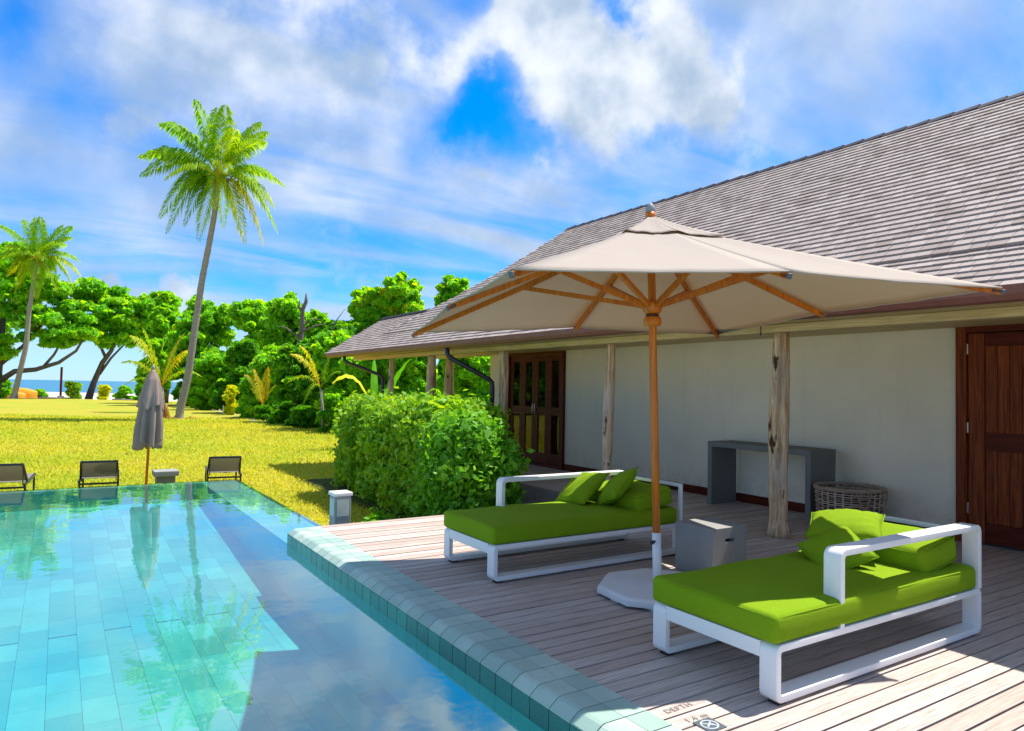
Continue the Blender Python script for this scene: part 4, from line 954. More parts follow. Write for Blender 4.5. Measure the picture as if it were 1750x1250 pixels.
def tree(name, base, blobs, size, per, mat, label, cat, group=None, trunk=None, limbs=None, seed=1, bark=M_bark2, sub=30, subr=.25, tint=None, elong=1.5):
    """blobs: big ellipsoids (x,y,z,rx,ry,rz) each broken into smaller clumps"""
    rs = np.random.RandomState(seed); random.seed(seed)
    root = empty(name, base, label, cat, group); cs = []; rr = []
    for (x, y, z, rx, ry, rz) in blobs:
        for k in range(sub):
            d = rs.normal(size=3); d[2] = d[2] * .9 + .15; d /= np.linalg.norm(d); q_ = .45 + .5 * rs.rand()
            cs.append((x + d[0] * rx * q_, y + d[1] * ry * q_, z + d[2] * rz * q_)); s_ = subr * (.7 + .6 * rs.rand()); rr.append((rx * s_, ry * s_, min(rx, rz) * s_ * .75))
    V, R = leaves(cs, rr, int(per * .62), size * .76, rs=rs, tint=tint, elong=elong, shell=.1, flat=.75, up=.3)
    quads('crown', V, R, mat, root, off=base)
    if trunk:
        m_ = MB(); pts, rad = trunk; m_.tube(pts, rad, 10, jitter=.08); m_.build('trunk', bark, root)
        for lp, lr in (limbs or []): MB().tube(lp, lr, 7, jitter=.08).build('limb', bark, root)
    return root
TG = 'broadleaf trees behind the lawn'; BG = 'bushes along the edge of the lawn'
def simple_trunk(x, y, z, h, r, dx=.5):
    return ([(x, y, z), (x + dx * .3, y, z + h * .35), (x + dx * .8, y + .2, z + h * .7), (x + dx, y + .2, z + h)], [r * 1.25, r, r * .8, r * .5])
# left group by the shore
tree('almond_tree', (-5.7, 93.0, -.8), [(-9, 94, 8, 4.5, 4, 4), (-5.5, 93, 11.5, 4, 4, 3.2), (-2.3, 92, 10.5, 3.6, 3.5, 3.4), (-7, 92, 5.2, 3.6, 3, 2.2), (-1.5, 90.5, 7.2, 3, 3, 2.3), (.9, 89.5, 7.4, 2.6, 2.5, 2), (-3.6, 93, 14.3, 3, 3, 2.2), (1.7, 88.3, 6.3, 1.6, 1.6, 1.2), (-.2, 89.3, 5.9, 1.6, 1.5, 1.2)], .50, 290, M_leaf,
     'big spreading almond tree behind the left palm, one long low branch over the sea', 'tree', TG,
     ([(-5.7, 93.02, -.9), (-5.5, 92.5, 1.4), (-5.4, 92.6, 3.5), (-5.2, 92.8, 8)], [.55, .45, .4, .25]),
     [([(-5.3, 92.5, 1.3), (-3.97, 91.78, 2.35), (-2.14, 90.6, 2.58), (-.06, 89.23, 3.37), (1.47, 88.19, 4.65), (2.2, 87.7, 6.2)], [.32, .28, .24, .2, .15, .1]), ([(-1.5, 90.1, 2.75), (-.5, 89.5, 4.2), (.6, 88.8, 6.6)], [.16, .13, .09]), ([(-5.4, 92.6, 3), (-3.4, 92, 5), (-1.5, 91, 7.8)], [.28, .2, .12])], seed=3)
tree('almond_tree', (2.87, 93.45, -.8), [(2.8, 91.5, 10.2, 3.2, 3, 2.4), (6.0, 91, 8.6, 3.2, 3, 2.4), (4.6, 91.5, 6.8, 2.8, 2.6, 1.6), (8.6, 90, 9.0, 2.6, 2.6, 2.6), (9.9, 89.5, 10.6, 1.6, 1.6, 1.5), (5, 92, 10.6, 2.6, 2.6, 1.8), (7.0, 90.5, 6.4, 1.8, 2, 1.2)], .50, 280, M_leaf,
     'almond tree on a slanting dark trunk above the shrub mound by the beach', 'tree', TG,
     ([(2.87, 93.45, -.9), (3.37, 93.05, 1.24), (4.13, 92.47, 3.59), (4.92, 91.91, 4.94), (5.72, 91.34, 7.0)], [.42, .33, .28, .22, .14]),
     [([(3.89, 92.68, 2.25), (4.95, 91.92, 4.14), (6.3, 90.99, 5.9)], [.16, .13, .09]), ([(4.4, 92.3, 4.2), (3.4, 92, 6.5), (2.8, 91.6, 9)], [.18, .14, .08])], seed=5)
def gtree(nm, lat, dep, top, w, label, seed, mat=M_leaf, bot=.1, size=.36, per=250, cat='tree', tr=True, grp=TG, nb=7, tint=None):
    """rounded tree or bush: pieces of crown stacked over a ground point given by offset and distance from the deck"""
    rs = np.random.RandomState(seed); base = DW(lat, dep, -.6); bl_ = []; h = top - bot
    for k in range(nb):
        t = (k + .5) / nb; a = rs.uniform(-1, 1); ww = w * (1 - .55 * t ** 2)
        rx = w * rs.uniform(.42, .55); bl_.append((*DW(lat + a * ww * .55, dep + rs.uniform(-.4, .5) * w, 0)[:2], bot + h * t * .86 + h * .05, rx, rx, h * rs.uniform(.17, .24)))
    bl_.append((*DW(lat + rs.uniform(-.2, .2) * w, dep, 0)[:2], top - h * .16, w * .5, w * .5, h * .16))
    trk = simple_trunk(base[0], base[1], -.7, top * .7, .05 + top * .022) if tr else None
    return tree(nm, base, bl_, size, per, mat, label, cat, grp, trk, seed=seed, tint=tint)
L_ = lambda px, d: (px - 875) / 1201 * d
gtree('almond_tree', L_(285, 66), 66, 8.6, 2.2, 'narrow bright green tree just left of the tall palm trunk, behind the young palm', 11, bot=.2, size=.42)
gtree('almond_tree', L_(262, 58), 58, 5.0, 1.2, 'small low tree left of the tall palm, seen above the closed parasol', 12, bot=1.6, size=.38, nb=4)
gtree('broadleaf_tree', L_(352, 62), 62, 8.9, 3.3, 'round topped lime green tree immediately right of the tall palm trunk', 13, size=.42, per=300)
gtree('broadleaf_tree', L_(432, 58), 58, 8.3, 3.2, 'broad bright green tree in the middle of the tree line, left of the bare snag', 14, size=.42, per=300)
gtree('broadleaf_tree', L_(497, 55), 55, 8.1, 2.7, 'green tree standing behind the bare grey snag', 15, size=.40, per=300)
gtree('broadleaf_tree', L_(542, 52), 52, 6.8, 1.9, 'lower green tree between the snag and the end of the roof', 16, size=.38)
gtree('broadleaf_tree', L_(640, 46), 46, 7.9, 2.6, 'tall bright green tree rising behind the far roof gable', 17, size=.36, per=320, tint=.08)
gtree('broadleaf_tree', L_(690, 45), 45, 8.6, 2.2, 'tallest lime green tree behind the roof, with yellowish leaf tips', 18, size=.36, per=320, tint=.15)
gtree('broadleaf_tree', L_(772, 47), 47, 8.8, 2.0, 'rounded green tree behind the left corner of the open parasol', 19, size=.36, per=300)
gtree('broadleaf_tree', L_(850, 44), 44, 6.2, 3.0, 'dense green tree seen under the eaves behind the log posts', 20, M_leaf, size=.36, tint=.2)
gtree('broadleaf_tree', L_(585, 44), 44, 5.6, 2.2, 'dark green tree just left of the far roof corner', 21, M_leaf2, size=.34)
gtree('shore_tree', L_(-70, 82), 82, 13, 5.5, 'large green tree cut off by the left edge of the frame behind the left palm', 22, size=.5, per=260)
# bushes along the lawn edge, from far to near
bsh = [(322, 60, 3.9, 2.4, M_leaf2, 'dark green bush at the foot of the tall palm, to its right'), (368, 52, 3.6, 2.3, M_leaf, 'mid green rounded bush behind the yellow shrubs'), (420, 47, 4.3, 2.2, M_leaf2, 'dark bush filling the gap behind the pair of yellow shrubs'),
       (470, 41, 3.5, 1.9, M_leaf, 'bright bush right of the yellow shrubs at the bend of the lawn'), (512, 37, 3.6, 1.9, M_leaf2, 'dark glossy bush left of the thin young palm'), (560, 35, 4.0, 1.8, M_leaf2, 'dark bush behind the thin stem of the young palm'),
       (600, 32, 3.9, 1.9, M_leaf, 'bright bush directly behind the hedge, left of the first downpipe'), (655, 30, 3.6, 1.9, M_leaf, 'bright bush seen between the first downpipe and the log posts'), (715, 30, 3.7, 1.8, M_leaf, 'bright bush seen between the narrow and the thick log posts'),
       (790, 27, 3.4, 1.7, M_leaf, 'dark bush seen behind the long diagonal downpipe'), (850, 28, 3.6, 1.8, M_leaf, 'bush standing behind the far end wall of the villa'), (910, 29, 3.6, 1.9, M_leaf, 'bush seen through the glazed doors'), (975, 30, 3.8, 2.0, M_leaf, 'bush farther right seen through the glazed doors')]
for k, (px, d, top, w, mt, lb) in enumerate(bsh):
    gtree('bush', L_(px, d), d, top, w, lb, 40 + k, mt, bot=-.5, size=.30 if d > 38 else .24, per=300, cat='bush', tr=False, grp=BG, nb=6)
for k, (px, d, top, w, lb) in enumerate([(400, 44, 1.35, .62, 'bright yellow shrub at the lawn edge, the left one of the pair'), (436, 42, 1.45, .72, 'bright yellow shrub at the lawn edge, the right one of the pair')]):
    gtree('yellow_shrub', L_(px, d), d, top, w, lb, 60 + k, M_leafy, bot=-.45, size=.2, per=170, cat='shrub', tr=False, grp='yellow shrubs at the lawn edge', nb=5)
for k, (px, d, top, w, lb) in enumerate([(488, 35.5, .6, .9, 'low leafy plant at the foot of the dark bush beside the lawn'), (530, 32.5, .5, 1.0, 'low leafy plant left of the young palm stem at the lawn edge'), (575, 29.5, .4, 1.0, 'low leafy plant right of the young palm stem by the hedge'), (455, 38.5, .3, .7, 'small sprawling plant just right of the yellow shrubs')]):
    gtree('low_plant', L_(px, d), d, top, w, lb, 66 + k, M_leaf2, bot=-.5, size=.17, per=200, cat='plant', tr=False, grp='low plants along the lawn edge', nb=5)
for k, (x, y, h_, w) in enumerate([(-15, 45, 9, 4.5), (-21, 53, 10, 5), (-29, 62, 10.5, 5)]):  # unseen trees added to give the glazed doors greenery to reflect
    gtree('garden_tree', RT.x * x + RT.y * y, FW.x * x + FW.y * y, h_, w, ['leafy garden tree beyond the left frame edge, nearest of three mirrored in the glass doors', 'leafy garden tree beyond the left frame edge, middle of three mirrored in the glass doors', 'leafy garden tree beyond the left frame edge, farthest of three mirrored in the glass doors'][k], 150 + k, bot=.2, size=.5, per=170, grp='garden trees beyond the left frame edge')
# beach plants
for k, (px, d, top, w, mt, lb) in enumerate([(128, 84, 1.3, 1.2, M_hedge, 'dark shrub mound at the foot of the slanting tree by the beach'), (182, 92, .9, 1.0, M_leafy, 'low yellow green beach plant just right of the slanting trunk'), (216, 92, .8, 1.3, M_leaf, 'low green beach plant left of the closed parasol'), (70, 96, .1, .9, M_leaf, 'small green beach plant between the boat and the dark post'), (-5, 78, 2.2, 1.8, M_leaf, 'bright bush at the left frame edge behind the palm foot'), (245, 76, 1.5, 1.2, M_leaf, 'bush partly hidden behind the closed parasol')]):
    gtree('beach_shrub', L_(px, d), d, top, w, lb, 75 + k, mt, bot=-.9, size=.3, per=150, cat='shrub', tr=False, grp='shrubs at the top of the beach', nb=5)

# hedge and the rounder shrub at its end
def hedge(name, base, boxes, size, per, mat, label, cat, seed, stems=0, rr=.22, ex=None):
    rs = np.random.RandomState(seed); root = empty(name, base, label, cat); cs = []; rd = []
    for (x0, x1, y0, y1, z0, z1, n) in boxes:
        for _ in range(n):
            p = [rs.uniform(x0, x1), rs.uniform(y0, y1), rs.uniform(z0, z1)]
            ax = rs.choice([0, 1, 2, 2, 0]); p[ax] = [rs.choice([x0, x1]), rs.choice([y0, y0, y1]), z1][ax] + rs.uniform(-.10, .05)
            cs.append(p); q_ = rr * rs.uniform(.7, 1.3); rd.append((q_, q_, q_ * 1.1))
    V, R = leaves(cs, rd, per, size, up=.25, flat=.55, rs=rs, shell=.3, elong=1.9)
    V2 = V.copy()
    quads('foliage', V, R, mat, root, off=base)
    for _ in range(stems):
        (x0, x1, y0, y1, z0, z1, n) = boxes[rs.randint(len(boxes))]
        x, y = rs.uniform(x0 - .05, x1), rs.uniform(y0 - .1, y1); dx, dy = rs.uniform(-.15, .15, 2)
        MB().tube([(x, y, LZ), (x + dx * .5, y + dy * .5, LZ + .5), (x + dx, y + dy, LZ + 1.1)], [.012, .010, .006], 5).build('stem', M_stem, root)
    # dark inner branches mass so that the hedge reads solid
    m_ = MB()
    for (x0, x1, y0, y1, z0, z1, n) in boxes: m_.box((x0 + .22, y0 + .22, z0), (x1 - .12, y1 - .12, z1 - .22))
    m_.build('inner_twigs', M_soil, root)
    return root
M_stem = principled('hedge_stem', (.16, .13, .06), .8, .2)
hedge('hedge', (5.0, 10.6, LZ), [(4.5, 5.35, 8.75, 12.6, -.25, 1.08, 500), (4.4, 4.9, 9.6, 12.8, -.3, .8, 110), (4.35, 4.9, 8.6, 10.5, -.4, .2, 60)], .058, 105, M_hedge, 'long clipped green hedge of fine leaves between the lawn and the veranda', 'hedge', 31, stems=36, rr=.2)
hedge('round_shrub', (4.7, 8.3, LZ), [(4.30, 5.02, 7.85, 8.7, -.3, .55, 140), (4.45, 4.95, 7.95, 8.6, .4, .88, 85)], .056, 170, M_hedge2, 'darker rounded shrub at the near end of the hedge beside the daybed armrest', 'shrub', 33, stems=10, rr=.2)
for k, (x, y, lb) in enumerate([(3.3, 8.3, 'small leafy weed at the foot of the bollard lamp'), (3.75, 9.2, 'low ground plant left of the hedge foot'), (3.85, 8.2, 'low ground plant before the hedge, behind the deck edge'), (3.6, 7.75, 'low ground plant right at the deck edge, left of the round shrub')]):
    hedge('ground_plant', (x, y, LZ), [(x - .12, x + .12, y - .1, y + .1, LZ + .02, LZ + .16, 5)], .05, 60, M_hedge2, lb, 'plant', 90 + k, rr=.13)['group'] = 'small ground plants beside the deck'

# palms
def frond(root, p0, p2, lift, wid, seed, tint=0., name='frond', n=46, mat=None, droop=.85):
    rs = np.random.RandomState(seed); p0 = Vector(p0); p2 = Vector(p2); L = (p2 - p0).length; p1 = p0.lerp(p2, .5) + Vector((0, 0, lift * L))
    V = []; R = []; rach = []
    side0 = (p2 - p0).cross(Vector((0, 0, 1))); side0 = side0.normalized() if side0.length > 1e-3 else Vector((1, 0, 0))
    for k in range(n + 1):
        t = k / n; p = p0 * (1 - t) ** 2 + p1 * (2 * t * (1 - t)) + p2 * t * t; rach.append(p)
        if t < .1: continue
        d = ((p1 - p0) * (1 - t) + (p2 - p1) * t).normalized(); side = d.cross(Vector((0, 0, 1)))
        side = (side.normalized() * .6 + side0 * .4).normalized() if side.length > .1 else side0; up = side.cross(d)
        ll = wid * L * math.sin(PI * min(1, .12 + t * .86)) ** .55 * (1 - .35 * t)
        for sg in (-1, 1):
            for rep in range(2):
                q_ = p + d * (rs.uniform(0, 1) * L / n); a = rs.uniform(.35, .65); l = ll * rs.uniform(.8, 1.1)
                v1 = (side * sg * (1 - .35 * a) + d * (.55 + .5 * t) + up * rs.uniform(-.1, .35)).normalized()
                mid = q_ + v1 * l * .5; end = mid + (v1 * .55 + Vector((0, 0, -droop * rs.uniform(.7, 1.4)))).normalized() * l * .5
                w = d * (.0225 * L * .55)
                V.append([q_, mid + w * .9, end, mid - w * .9]); R.append(min(1, max(0, .25 + .3 * rs.rand() + tint + (.22 * t if rs.rand() < .4 else 0))))
    o = quads(name, np.array([[tuple(c) for c in q] for q in V]), np.array(R), mat or M_frond, root, off=root_loc(root))
    MB().tube(rach[::3] + [rach[-1]], [max(.004, .013 * L * (1 - i / 12)) for i in range(len(rach[::3]) + 1)], 5, r=min(1, .7 + tint)).build('midrib', M_frond, o, world=False)
    o.children[0].data.transform(Matrix.Translation(-Vector(root_loc(root))))
    return o
S1 = 36.4 / 1201.
def palm(name, base, trunk, tr, crown, tips, label, sc, seed, nut=True, tints=None, lifts=None, wid=.42, hl=1.0):
    root = empty(name, base, label, 'palm tree'); m_ = MB(); pts = [Vector(p) for p in trunk]; fine = []; rads = []
    for i in range(len(pts) - 1):
        for k in range(6): fine.append(pts[i].lerp(pts[i + 1], k / 6))
    fine.append(pts[-1]); fine = [fine[0]] + [(fine[i - 1] + fine[i] * 2 + fine[i + 1]) / 4 for i in range(1, len(fine) - 1)] + [fine[-1]]
    for i, p in enumerate(fine):
        t = i / (len(fine) - 1); rads.append((tr * (1 - .42 * t) + tr * .8 * max(0, .06 - t) / .06) * (1.04 if i % 2 else .97))
    m_.tube(fine, rads, 14, jitter=.03); m_.build('trunk', M_bark, root)
    c = Vector(crown); rs = random.Random(seed)
    m_ = MB(); m_.lathe([(tr * .6, -.5), (tr * 1.0, -.15), (tr * 1.1, .1), (tr * .5, .5), (.02, .8)], c, 10, .9); m_.build('crown_shaft', M_frond, root)
    for k, (dx, dy, dd, lf, tn) in enumerate(tips):
        tip = c + RT * (dx * sc) + Vector((0, 0, -dy * sc)) + FW * dd; st = c + (tip - c).normalized() * .15
        frond(root, st, tip, lf, wid, seed * 50 + k, tn)
    if nut:
        for k in range(7):
            a = k * 2.4; p = c + Vector((math.cos(a) * .38, math.sin(a) * .38, -.30 - .12 * (k % 3))); m_ = MB()
            m_.lathe([(.03, -.15), (.11, -.09), (.135, 0), (.10, .09), (.03, .14)], p, 10); m_.build('coconut', M_nut, root)
    return root
tips1 = [(-128, -40, 0.3, .26, -.05), (-118, -18, -1.2, .30, .0), (-96, -98, .6, .22, .1), (-78, -70, -1.6, .30, -.1), (-12, -122, .4, .10, -.1), (18, -112, -.8, .10, .05), (34, -96, 1.2, .15, .1), (78, -80, .2, .20, .05), (50, -60, -1.8, .3, .15),
         (110, 12, .4, .34, .1), (104, 58, -.6, .38, .12), (78, 118, .3, .45, .42), (55, 122, -.5, .42, .25), (18, 74, -1.8, .5, .12), (-8, 82, 1.4, .5, .0), (-62, 88, .2, .42, -.05), (-108, 72, .4, .42, .0), (-58, 30, -2.2, .4, .15), (44, 20, -2.4, .4, .2), (70, -20, 1.8, .3, -.1), (-60, -10, 1.9, .3, -.1), (-30, 86, -.4, .45, -.05), (-100, 20, 1.2, .35, -.1), (-132, 4, -.2, .36, .0), (-84, 104, -.3, .5, .05), (96, 92, .8, .5, .1), (-30, -118, -1, .15, .0), (92, -48, -1.2, .3, .1), (30, 104, 1.1, .5, .2), (-44, 110, .8, .5, .1), (64, -98, .4, .18, .05)]
palm('coconut_palm', (5.5, 41.7, -.55), [(5.52, 41.75, -.70), (5.58, 41.69, 0.04), (5.89, 41.42, 1.95), (6.1, 41.18, 4.48), (6.33, 40.93, 7.02), (6.58, 40.69, 8.92), (6.79, 40.49, 10.67), (6.9, 40.33, 12.7)], .215, (6.92, 40.33, 12.75), tips1, 'tall coconut palm with a leaning grey trunk standing alone on the lawn', S1, 1)
S2 = 70 / 1201.
tips2 = [(-66, -18, .5, .3, .05), (-58, -52, -1, .2, -.05), (-40, 10, -1.8, .4, .1), (-12, -70, .4, .1, 0), (12, -66, -1, .12, -.05), (30, -60, .8, .15, .1), (52, -56, .2, .18, -.1), (58, -20, -1.2, .3, .05), (68, 28, .5, .4, .25), (42, 60, -.6, .5, .15), (16, 72, -1.5, .5, .12), (-10, 70, .8, .5, .2), (-34, 62, -.4, .5, .25), (-60, 30, .6, .4, .3), (30, 10, -2, .4, .1), (-26, -30, 1.6, .2, -.1), (-70, 6, -.4, .35, .1), (64, 2, .6, .35, .1), (-48, 50, .9, .5, .2), (52, 48, 1, .5, .2), (-30, -66, .3, .15, .0), (44, -40, 1, .25, .0)]
palm('coconut_palm', (-3.86, 88.26, -.8), [(-3.86, 88.26, -.9), (-3.39, 87.86, 2.02), (-2.89, 87.42, 5.03), (-2.76, 87.19, 8.63), (-2.46, 86.88, 11.63), (-2.14, 86.58, 13.9)], .27, (-2.14, 86.58, 14.0), tips2, 'coconut palm at the far left in front of the big almond tree', S2, 2)
# young palms
def young(base, crown, tips, label, sc, seed, stem=.05, wid=.26):
    root = empty('young_palm', base, label, 'palm tree', 'young palms at the lawn edge'); c = Vector(crown)
    MB().tube([base, tuple((Vector(base) + c) / 2 + Vector((.05, 0, 0))), crown], [stem * 1.3, stem, stem * .9], 8).build('stem', M_bark, root)
    for k, (dx, dy, dd, lf, tn) in enumerate(tips):
        tip = c + RT * (dx * sc) + Vector((0, 0, -dy * sc)) + FW * dd; frond(root, c, tip, lf, wid, seed * 70 + k, tn, n=26)
    return root
b = DW(L_(282, 46), 46, -.6); cc = DW(L_(278, 46), 46, 1.2)
young(b, cc, [(-55, -85, .3, .3, .25), (-25, -95, -.6, .2, .15), (28, -90, .5, .25, .3), (50, -62, -.4, .35, .35), (-70, -40, .2, .4, .2), (8, -70, 1, .2, .1), (60, -20, .5, .5, .2), (-50, 0, -1, .5, .1)], 'young palm with yellow green fronds behind the closed parasol', 46 / 1201., 5, .12)
b = DW(L_(556, 30), 30, -.55); cc = DW(L_(550, 30), 30, 1.35)
young(b, cc, [(-52, -58, .2, .35, .42), (-30, -70, -.4, .3, .30), (12, -60, .3, .25, .05), (-60, -10, .3, .5, .15), (-20, 30, -.8, .8, .1), (28, -30, .4, .4, .1)], 'thin young palm with pale arching fronds left of the hedge', 30 / 1201., 6, .06)
b = DW(L_(452, 39), 39, -.55); cc = DW(L_(452, 39), 39, .3)
young(b, cc, [(-18, -60, .2, .2, .5), (10, -64, -.3, .15, .55), (22, -38, .3, .3, .2), (-26, -30, .3, .3, .3), (-36, -52, .5, .35, .35)], 'short young palm with straw coloured fronds beside the yellow shrubs', 39 / 1201., 8, .06)
# broad arching yellow leaves behind the hedge
bn = empty('banana_plant', DW(L_(640, 22), 22, -.5), 'banana plant with a broad arching yellow leaf above the hedge', 'plant')
def broad_leaf(p0, p1, p2, w, r):
    P0, P1, P2 = Vector(p0), Vector(p1), Vector(p2); m_ = MB(); vs = []; n = 16
    for k in range(n + 1):
        t = k / n; p = P0 * (1 - t) ** 2 + P1 * 2 * t * (1 - t) + P2 * t * t; d = ((P1 - P0) * (1 - t) + (P2 - P1) * t).normalized(); s_ = d.cross(Vector((0, 0, 1))); s_ = s_.normalized() if s_.length > .05 else RT.copy()
        s_ = (s_ + Vector((0, 0, .35))).normalized(); ww = w * math.sin(PI * min(.97, .06 + t * .92)) ** .6
        for q_ in (-1, -.5, 0, .5, 1): vs.append(p + s_ * (q_ * ww) + Vector((0, 0, -.25 * abs(q_) * ww + .02 * math.sin(k * 2.3 + q_))))
    m_.add(vs, [(k * 5 + j, k * 5 + j + 1, (k + 1) * 5 + j + 1, (k + 1) * 5 + j) for k in range(n) for j in range(4)], r, True); m_.build('leaf', M_leafy if r > .3 else M_leaf, bn)
dl = lambda px, py, d: DW(L_(px, d), d, 1.5 + (665 + (px - 875) * .019 - py) / 1201 * d)
broad_leaf(dl(640, 705, 22), dl(612, 612, 22), dl(570, 655, 21.6), .19, .6)
broad_leaf(dl(655, 705, 22.4), dl(668, 650, 22), dl(700, 615, 22), .15, .1)
broad_leaf(dl(646, 705, 22.4), dl(640, 660, 22), dl(640, 615, 23), .12, .2)
# bare snag and leaning branch
def snag(name, base, parts, label):
    r = empty(name, base, label, 'dead tree'); 
    for i, (p, rad_) in enumerate(parts): MB().tube(p, rad_, 8, jitter=.2).build('trunk' if i == 0 else 'branch', M_snag, r)
M_snag = principled('dead_wood', lambda q: q.mix(q.noise(pos(q), 4., 4), (.11, .09, .09), (.24, .20, .19)), .9, .1)
snag('dead_tree', (14.2, 50.2, -.6), [([(14.2, 50.2, -.7), (14.3, 50.2, 3.9), (14.42, 50.06, 5.57), (14.41, 50.02, 6.82), (14.62, 49.9, 7.4), (14.6, 49.86, 8.0)], [.3, .22, .18, .15, .14, .06]), ([(14.41, 50.02, 6.6), (14.2, 50.1, 7.0), (14.22, 50.1, 7.5)], [.1, .09, .04]),
      ([(14.3, 50, 5.2), (15.2, 49.6, 5.7), (16, 49.2, 5.9)], [.09, .05, .02]), ([(14.3, 50, 4.8), (13.4, 50.4, 5.5), (12.9, 50.6, 5.6)], [.09, .05, .02]), ([(14.4, 50, 5.6), (15, 49.7, 6.2), (15.5, 49.4, 6.15)], [.07, .04, .02]), ([(14.3, 50, 4.4), (15.3, 49.4, 4.9), (16.3, 48.9, 4.8)], [.08, .05, .02])],
     'bare grey dead trunk with broken branches sticking out above the trees')
snag('dead_tree', (13.0, 41.6, -.6), [([(13.0, 41.6, -.6), (13.1, 41.5, 2), (13.3, 41.34, 3.55), (13.56, 41.13, 4.6), (13.83, 40.93, 5.38), (14.26, 40.63, 6.1)], [.10, .08, .06, .05, .035, .012]), ([(13.5, 41.1, 4.4), (14.1, 40.8, 4.9), (14.5, 40.6, 4.95)], [.03, .02, .01])],
     'thin bare leaning branch against the sky just left of the far roof corner')

# things near the beach
bt = empty('boat', DW(L_(32, 84), 84, -.75), 'upturned orange boat lying on the sand behind the left palm', 'boat')
def hull(c, L, W, H, rz, nm):
    m_ = MB(); vs = []; n = 14; k_ = 8
    for i in range(n + 1):
        t = -1 + 2 * i / n; w = W * (1 - abs(t) ** 2.4) ** .6 + .01
        for j in range(k_ + 1):
            a = PI * j / k_; v = Vector((t * L / 2, math.cos(a) * w / 2, math.sin(a) ** .8 * H * (1 - .35 * t * t))); v.rotate(Euler((0, 0, rz))); vs.append(Vector(c) + v)
    m_.add(vs, [(i * (k_ + 1) + j, i * (k_ + 1) + j + 1, (i + 1) * (k_ + 1) + j + 1, (i + 1) * (k_ + 1) + j) for i in range(n) for j in range(k_)], .5, True); return m_.build(nm, M_orange, bt)
hull(DW(L_(38, 82), 82, -.72), 4.0, 1.5, 1.25, -.55, 'hull'); hull(DW(L_(22, 81), 81, -.72), 3.2, 1.2, .9, -.45, 'float')
pp = empty('timber_post', DW(L_(107, 88), 88, -.9), 'dark upright timber post standing on the beach before the sea', 'post')
p = DW(L_(107, 88), 88, 0); MB().box((p[0] - .13, p[1] - .13, -1.0), (p[0] + .13, p[1] + .13, 3.15)).build('shaft', M_redh, pp, bevel=.02)
MB().box((p[0] - .35, p[1] - .3, -1.0), (p[0] + .35, p[1] + .3, -.45)).build('footing', M_concd, pp, bevel=.05)
lg = MB(); lg.tube([DW(L_(70, 84), 84, -.75), DW(L_(130, 84), 84, -.72)], [.22, .16], 8, jitter=.2); tag(lg.build('driftwood_log', M_snag, loc=DW(L_(70, 84), 84, -.75)), 'long grey driftwood log lying on the sand beneath the dark post', 'driftwood')
lg = MB(); lg.tube([DW(L_(196, 86), 86, -.85), DW(L_(236, 86), 86, -.8)], [.2, .14], 8, jitter=.2); tag(lg.build('driftwood_log', M_snag, loc=DW(L_(196, 86), 86, -.85)), 'short grey driftwood log left of the closed parasol', 'driftwood')
# palm husk and root clutter at the foot of the tall palm
m_ = MB(); rs = random.Random(4)
for k in range(26):
    a = rs.uniform(0, 2 * PI); r0 = rs.uniform(.3, 1.1); x, y = 5.5 + r0 * math.cos(a), 41.7 + r0 * math.sin(a); m_.tube([(x, y, -.53), (x + rs.uniform(-.3, .3), y + rs.uniform(-.3, .3), -.50 + rs.uniform(0, .14))], rs.uniform(.02, .06), 5)
tag(m_.build('palm_litter', M_nut, loc=(5.5, 41.7, -.5)), 'brown fallen husks and roots scattered round the tall palm foot', 'litter', kind='stuff')
sh = MB(); sh.lathe([(.16, 0), (.2, .25), (.12, .6), (.03, .95)], (4.95, 42.2, -.58), 8); tag(sh.build('palm_stump', M_nut, loc=(4.95, 42.2, -.58)), 'small brown stump left of the tall palm foot', 'stump')
# pale coral rubble along the bend of the lawn
m_ = MB(); rs = random.Random(8)
for k in range(260):
    t = rs.random(); px = 372 + t * 80 + rs.uniform(-14, 14); d = 50 - t * 13 + rs.uniform(-1.6, 1.6); p = DW(L_(px, d), d, LZ - .04); s_ = rs.uniform(.05, .16)
    m_.add([(p[0] + s_ * math.cos(a) * rs.uniform(.6, 1.2), p[1] + s_ * math.sin(a) * rs.uniform(.6, 1.2), p[2]) for a in (0, 1.3, 2.5, 3.8, 5)] + [(p[0], p[1], p[2] + s_ * .8)], [(0, 1, 5), (1, 2, 5), (2, 3, 5), (3, 4, 5), (4, 0, 5)], rs.random())
tag(m_.build('coral_rubble', M_coral, loc=DW(L_(410, 44), 44, LZ)), 'pale coral rubble strewn along the lawn edge before the yellow shrubs', 'rubble', kind='stuff')
tp = MB(); p = DW(L_(385, 43.5), 43.5, 0); tp.tube([(p[0], p[1], LZ), (p[0], p[1], .15)], .03, 8); tag(tp.build('garden_tap', M_plate, loc=(p[0], p[1], LZ)), 'slim pale stake standing beside the left yellow shrub', 'stake')

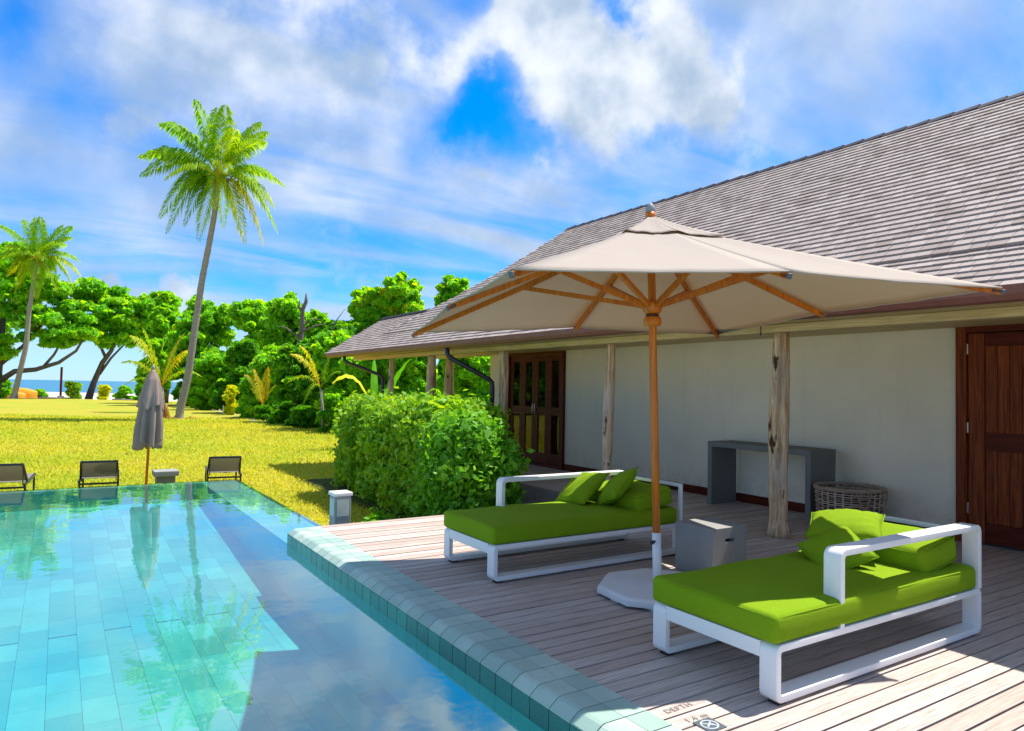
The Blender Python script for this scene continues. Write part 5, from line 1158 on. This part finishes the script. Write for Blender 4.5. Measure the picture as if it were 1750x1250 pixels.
# grass blades on the near part of the lawn
rs = np.random.RandomState(5); N = 150000
dep = 7.5 + 32 * rs.rand(N) ** 1.5; lat = (rs.rand(N) * 1.10 - .80) * dep
X = FW.x * dep + RT.x * lat; Yy = FW.y * dep + RT.y * lat
keep = ~((X < 2.72) & (Yy < 12.85)) & ~((X > 2.3) & (Yy < 7.6)) & ~((X > 4.5) & (X < 8.4) & (Yy < 14)) & ~((X > 6) & (Yy < 18))
edge = np.interp(dep, [10, 29, 33, 37, 45, 58, 70], [-.2, -.25, -.31, -.35, -.42, -.45, -.46]) * dep
keep &= (lat < edge + 1.0); X, Yy, dep = X[keep], Yy[keep], dep[keep]; n = len(X)
h = (.020 + .026 * rs.rand(n)) * (1 + dep / 26); a = rs.rand(n) * 6.28; w = (.005 + .0045 * rs.rand(n)) * (1 + dep / 14); tx, ty = rs.normal(size=(2, n)) * h * .7
Z = np.array([lawn_z(x, y) for x, y in zip(X, Yy)]) - .004
b0 = np.stack([X - np.cos(a) * w, Yy - np.sin(a) * w, Z], 1); b1 = np.stack([X + np.cos(a) * w, Yy + np.sin(a) * w, Z], 1)
t1 = np.stack([X + tx + np.cos(a) * w * .3, Yy + ty + np.sin(a) * w * .3, Z + h], 1); t0 = np.stack([X + tx - np.cos(a) * w * .3, Yy + ty - np.sin(a) * w * .3, Z + h], 1)
patch = .5 + .5 * np.sin(X * .9 + 1.3 * np.sin(Yy * .5)) * np.sin(Yy * .7 + .8 * np.sin(X * .6))
gr = quads('grass', np.stack([b0, b1, t1, t0], 1), np.clip(.15 + .45 * patch + .4 * rs.rand(n), 0, 1), M_blade, kind='stuff')
tag(gr, 'short yellow green grass blades covering the lawn beyond the pool', 'grass')
# the odd bright weeds beside the deck

fl = MB(); rs = random.Random(21)
for k in range(70):
    d = rs.uniform(15, 34); la = rs.uniform(-.62, -.28) * d; p = DW(la, d, 0); z = lawn_z(p[0], p[1]) + .03; a = rs.uniform(0, 6.28); L = rs.uniform(.05, .13)
    if p[0] < 2.9 and p[1] < 13: continue
    c_, s_ = math.cos(a), math.sin(a)
    fl.add([(p[0] - c_ * L, p[1] - s_ * L, z), (p[0] - s_ * L * .4, p[1] + c_ * L * .4, z + .02), (p[0] + c_ * L, p[1] + s_ * L, z + .005), (p[0] + s_ * L * .4, p[1] - c_ * L * .4, z + .015)], [(0, 1, 2, 3)], rs.random())
tag(fl.build('fallen_leaves', M_nut, loc=(0, 20, LZ)), 'brown fallen leaves scattered over the lawn', 'leaves', kind='stuff')
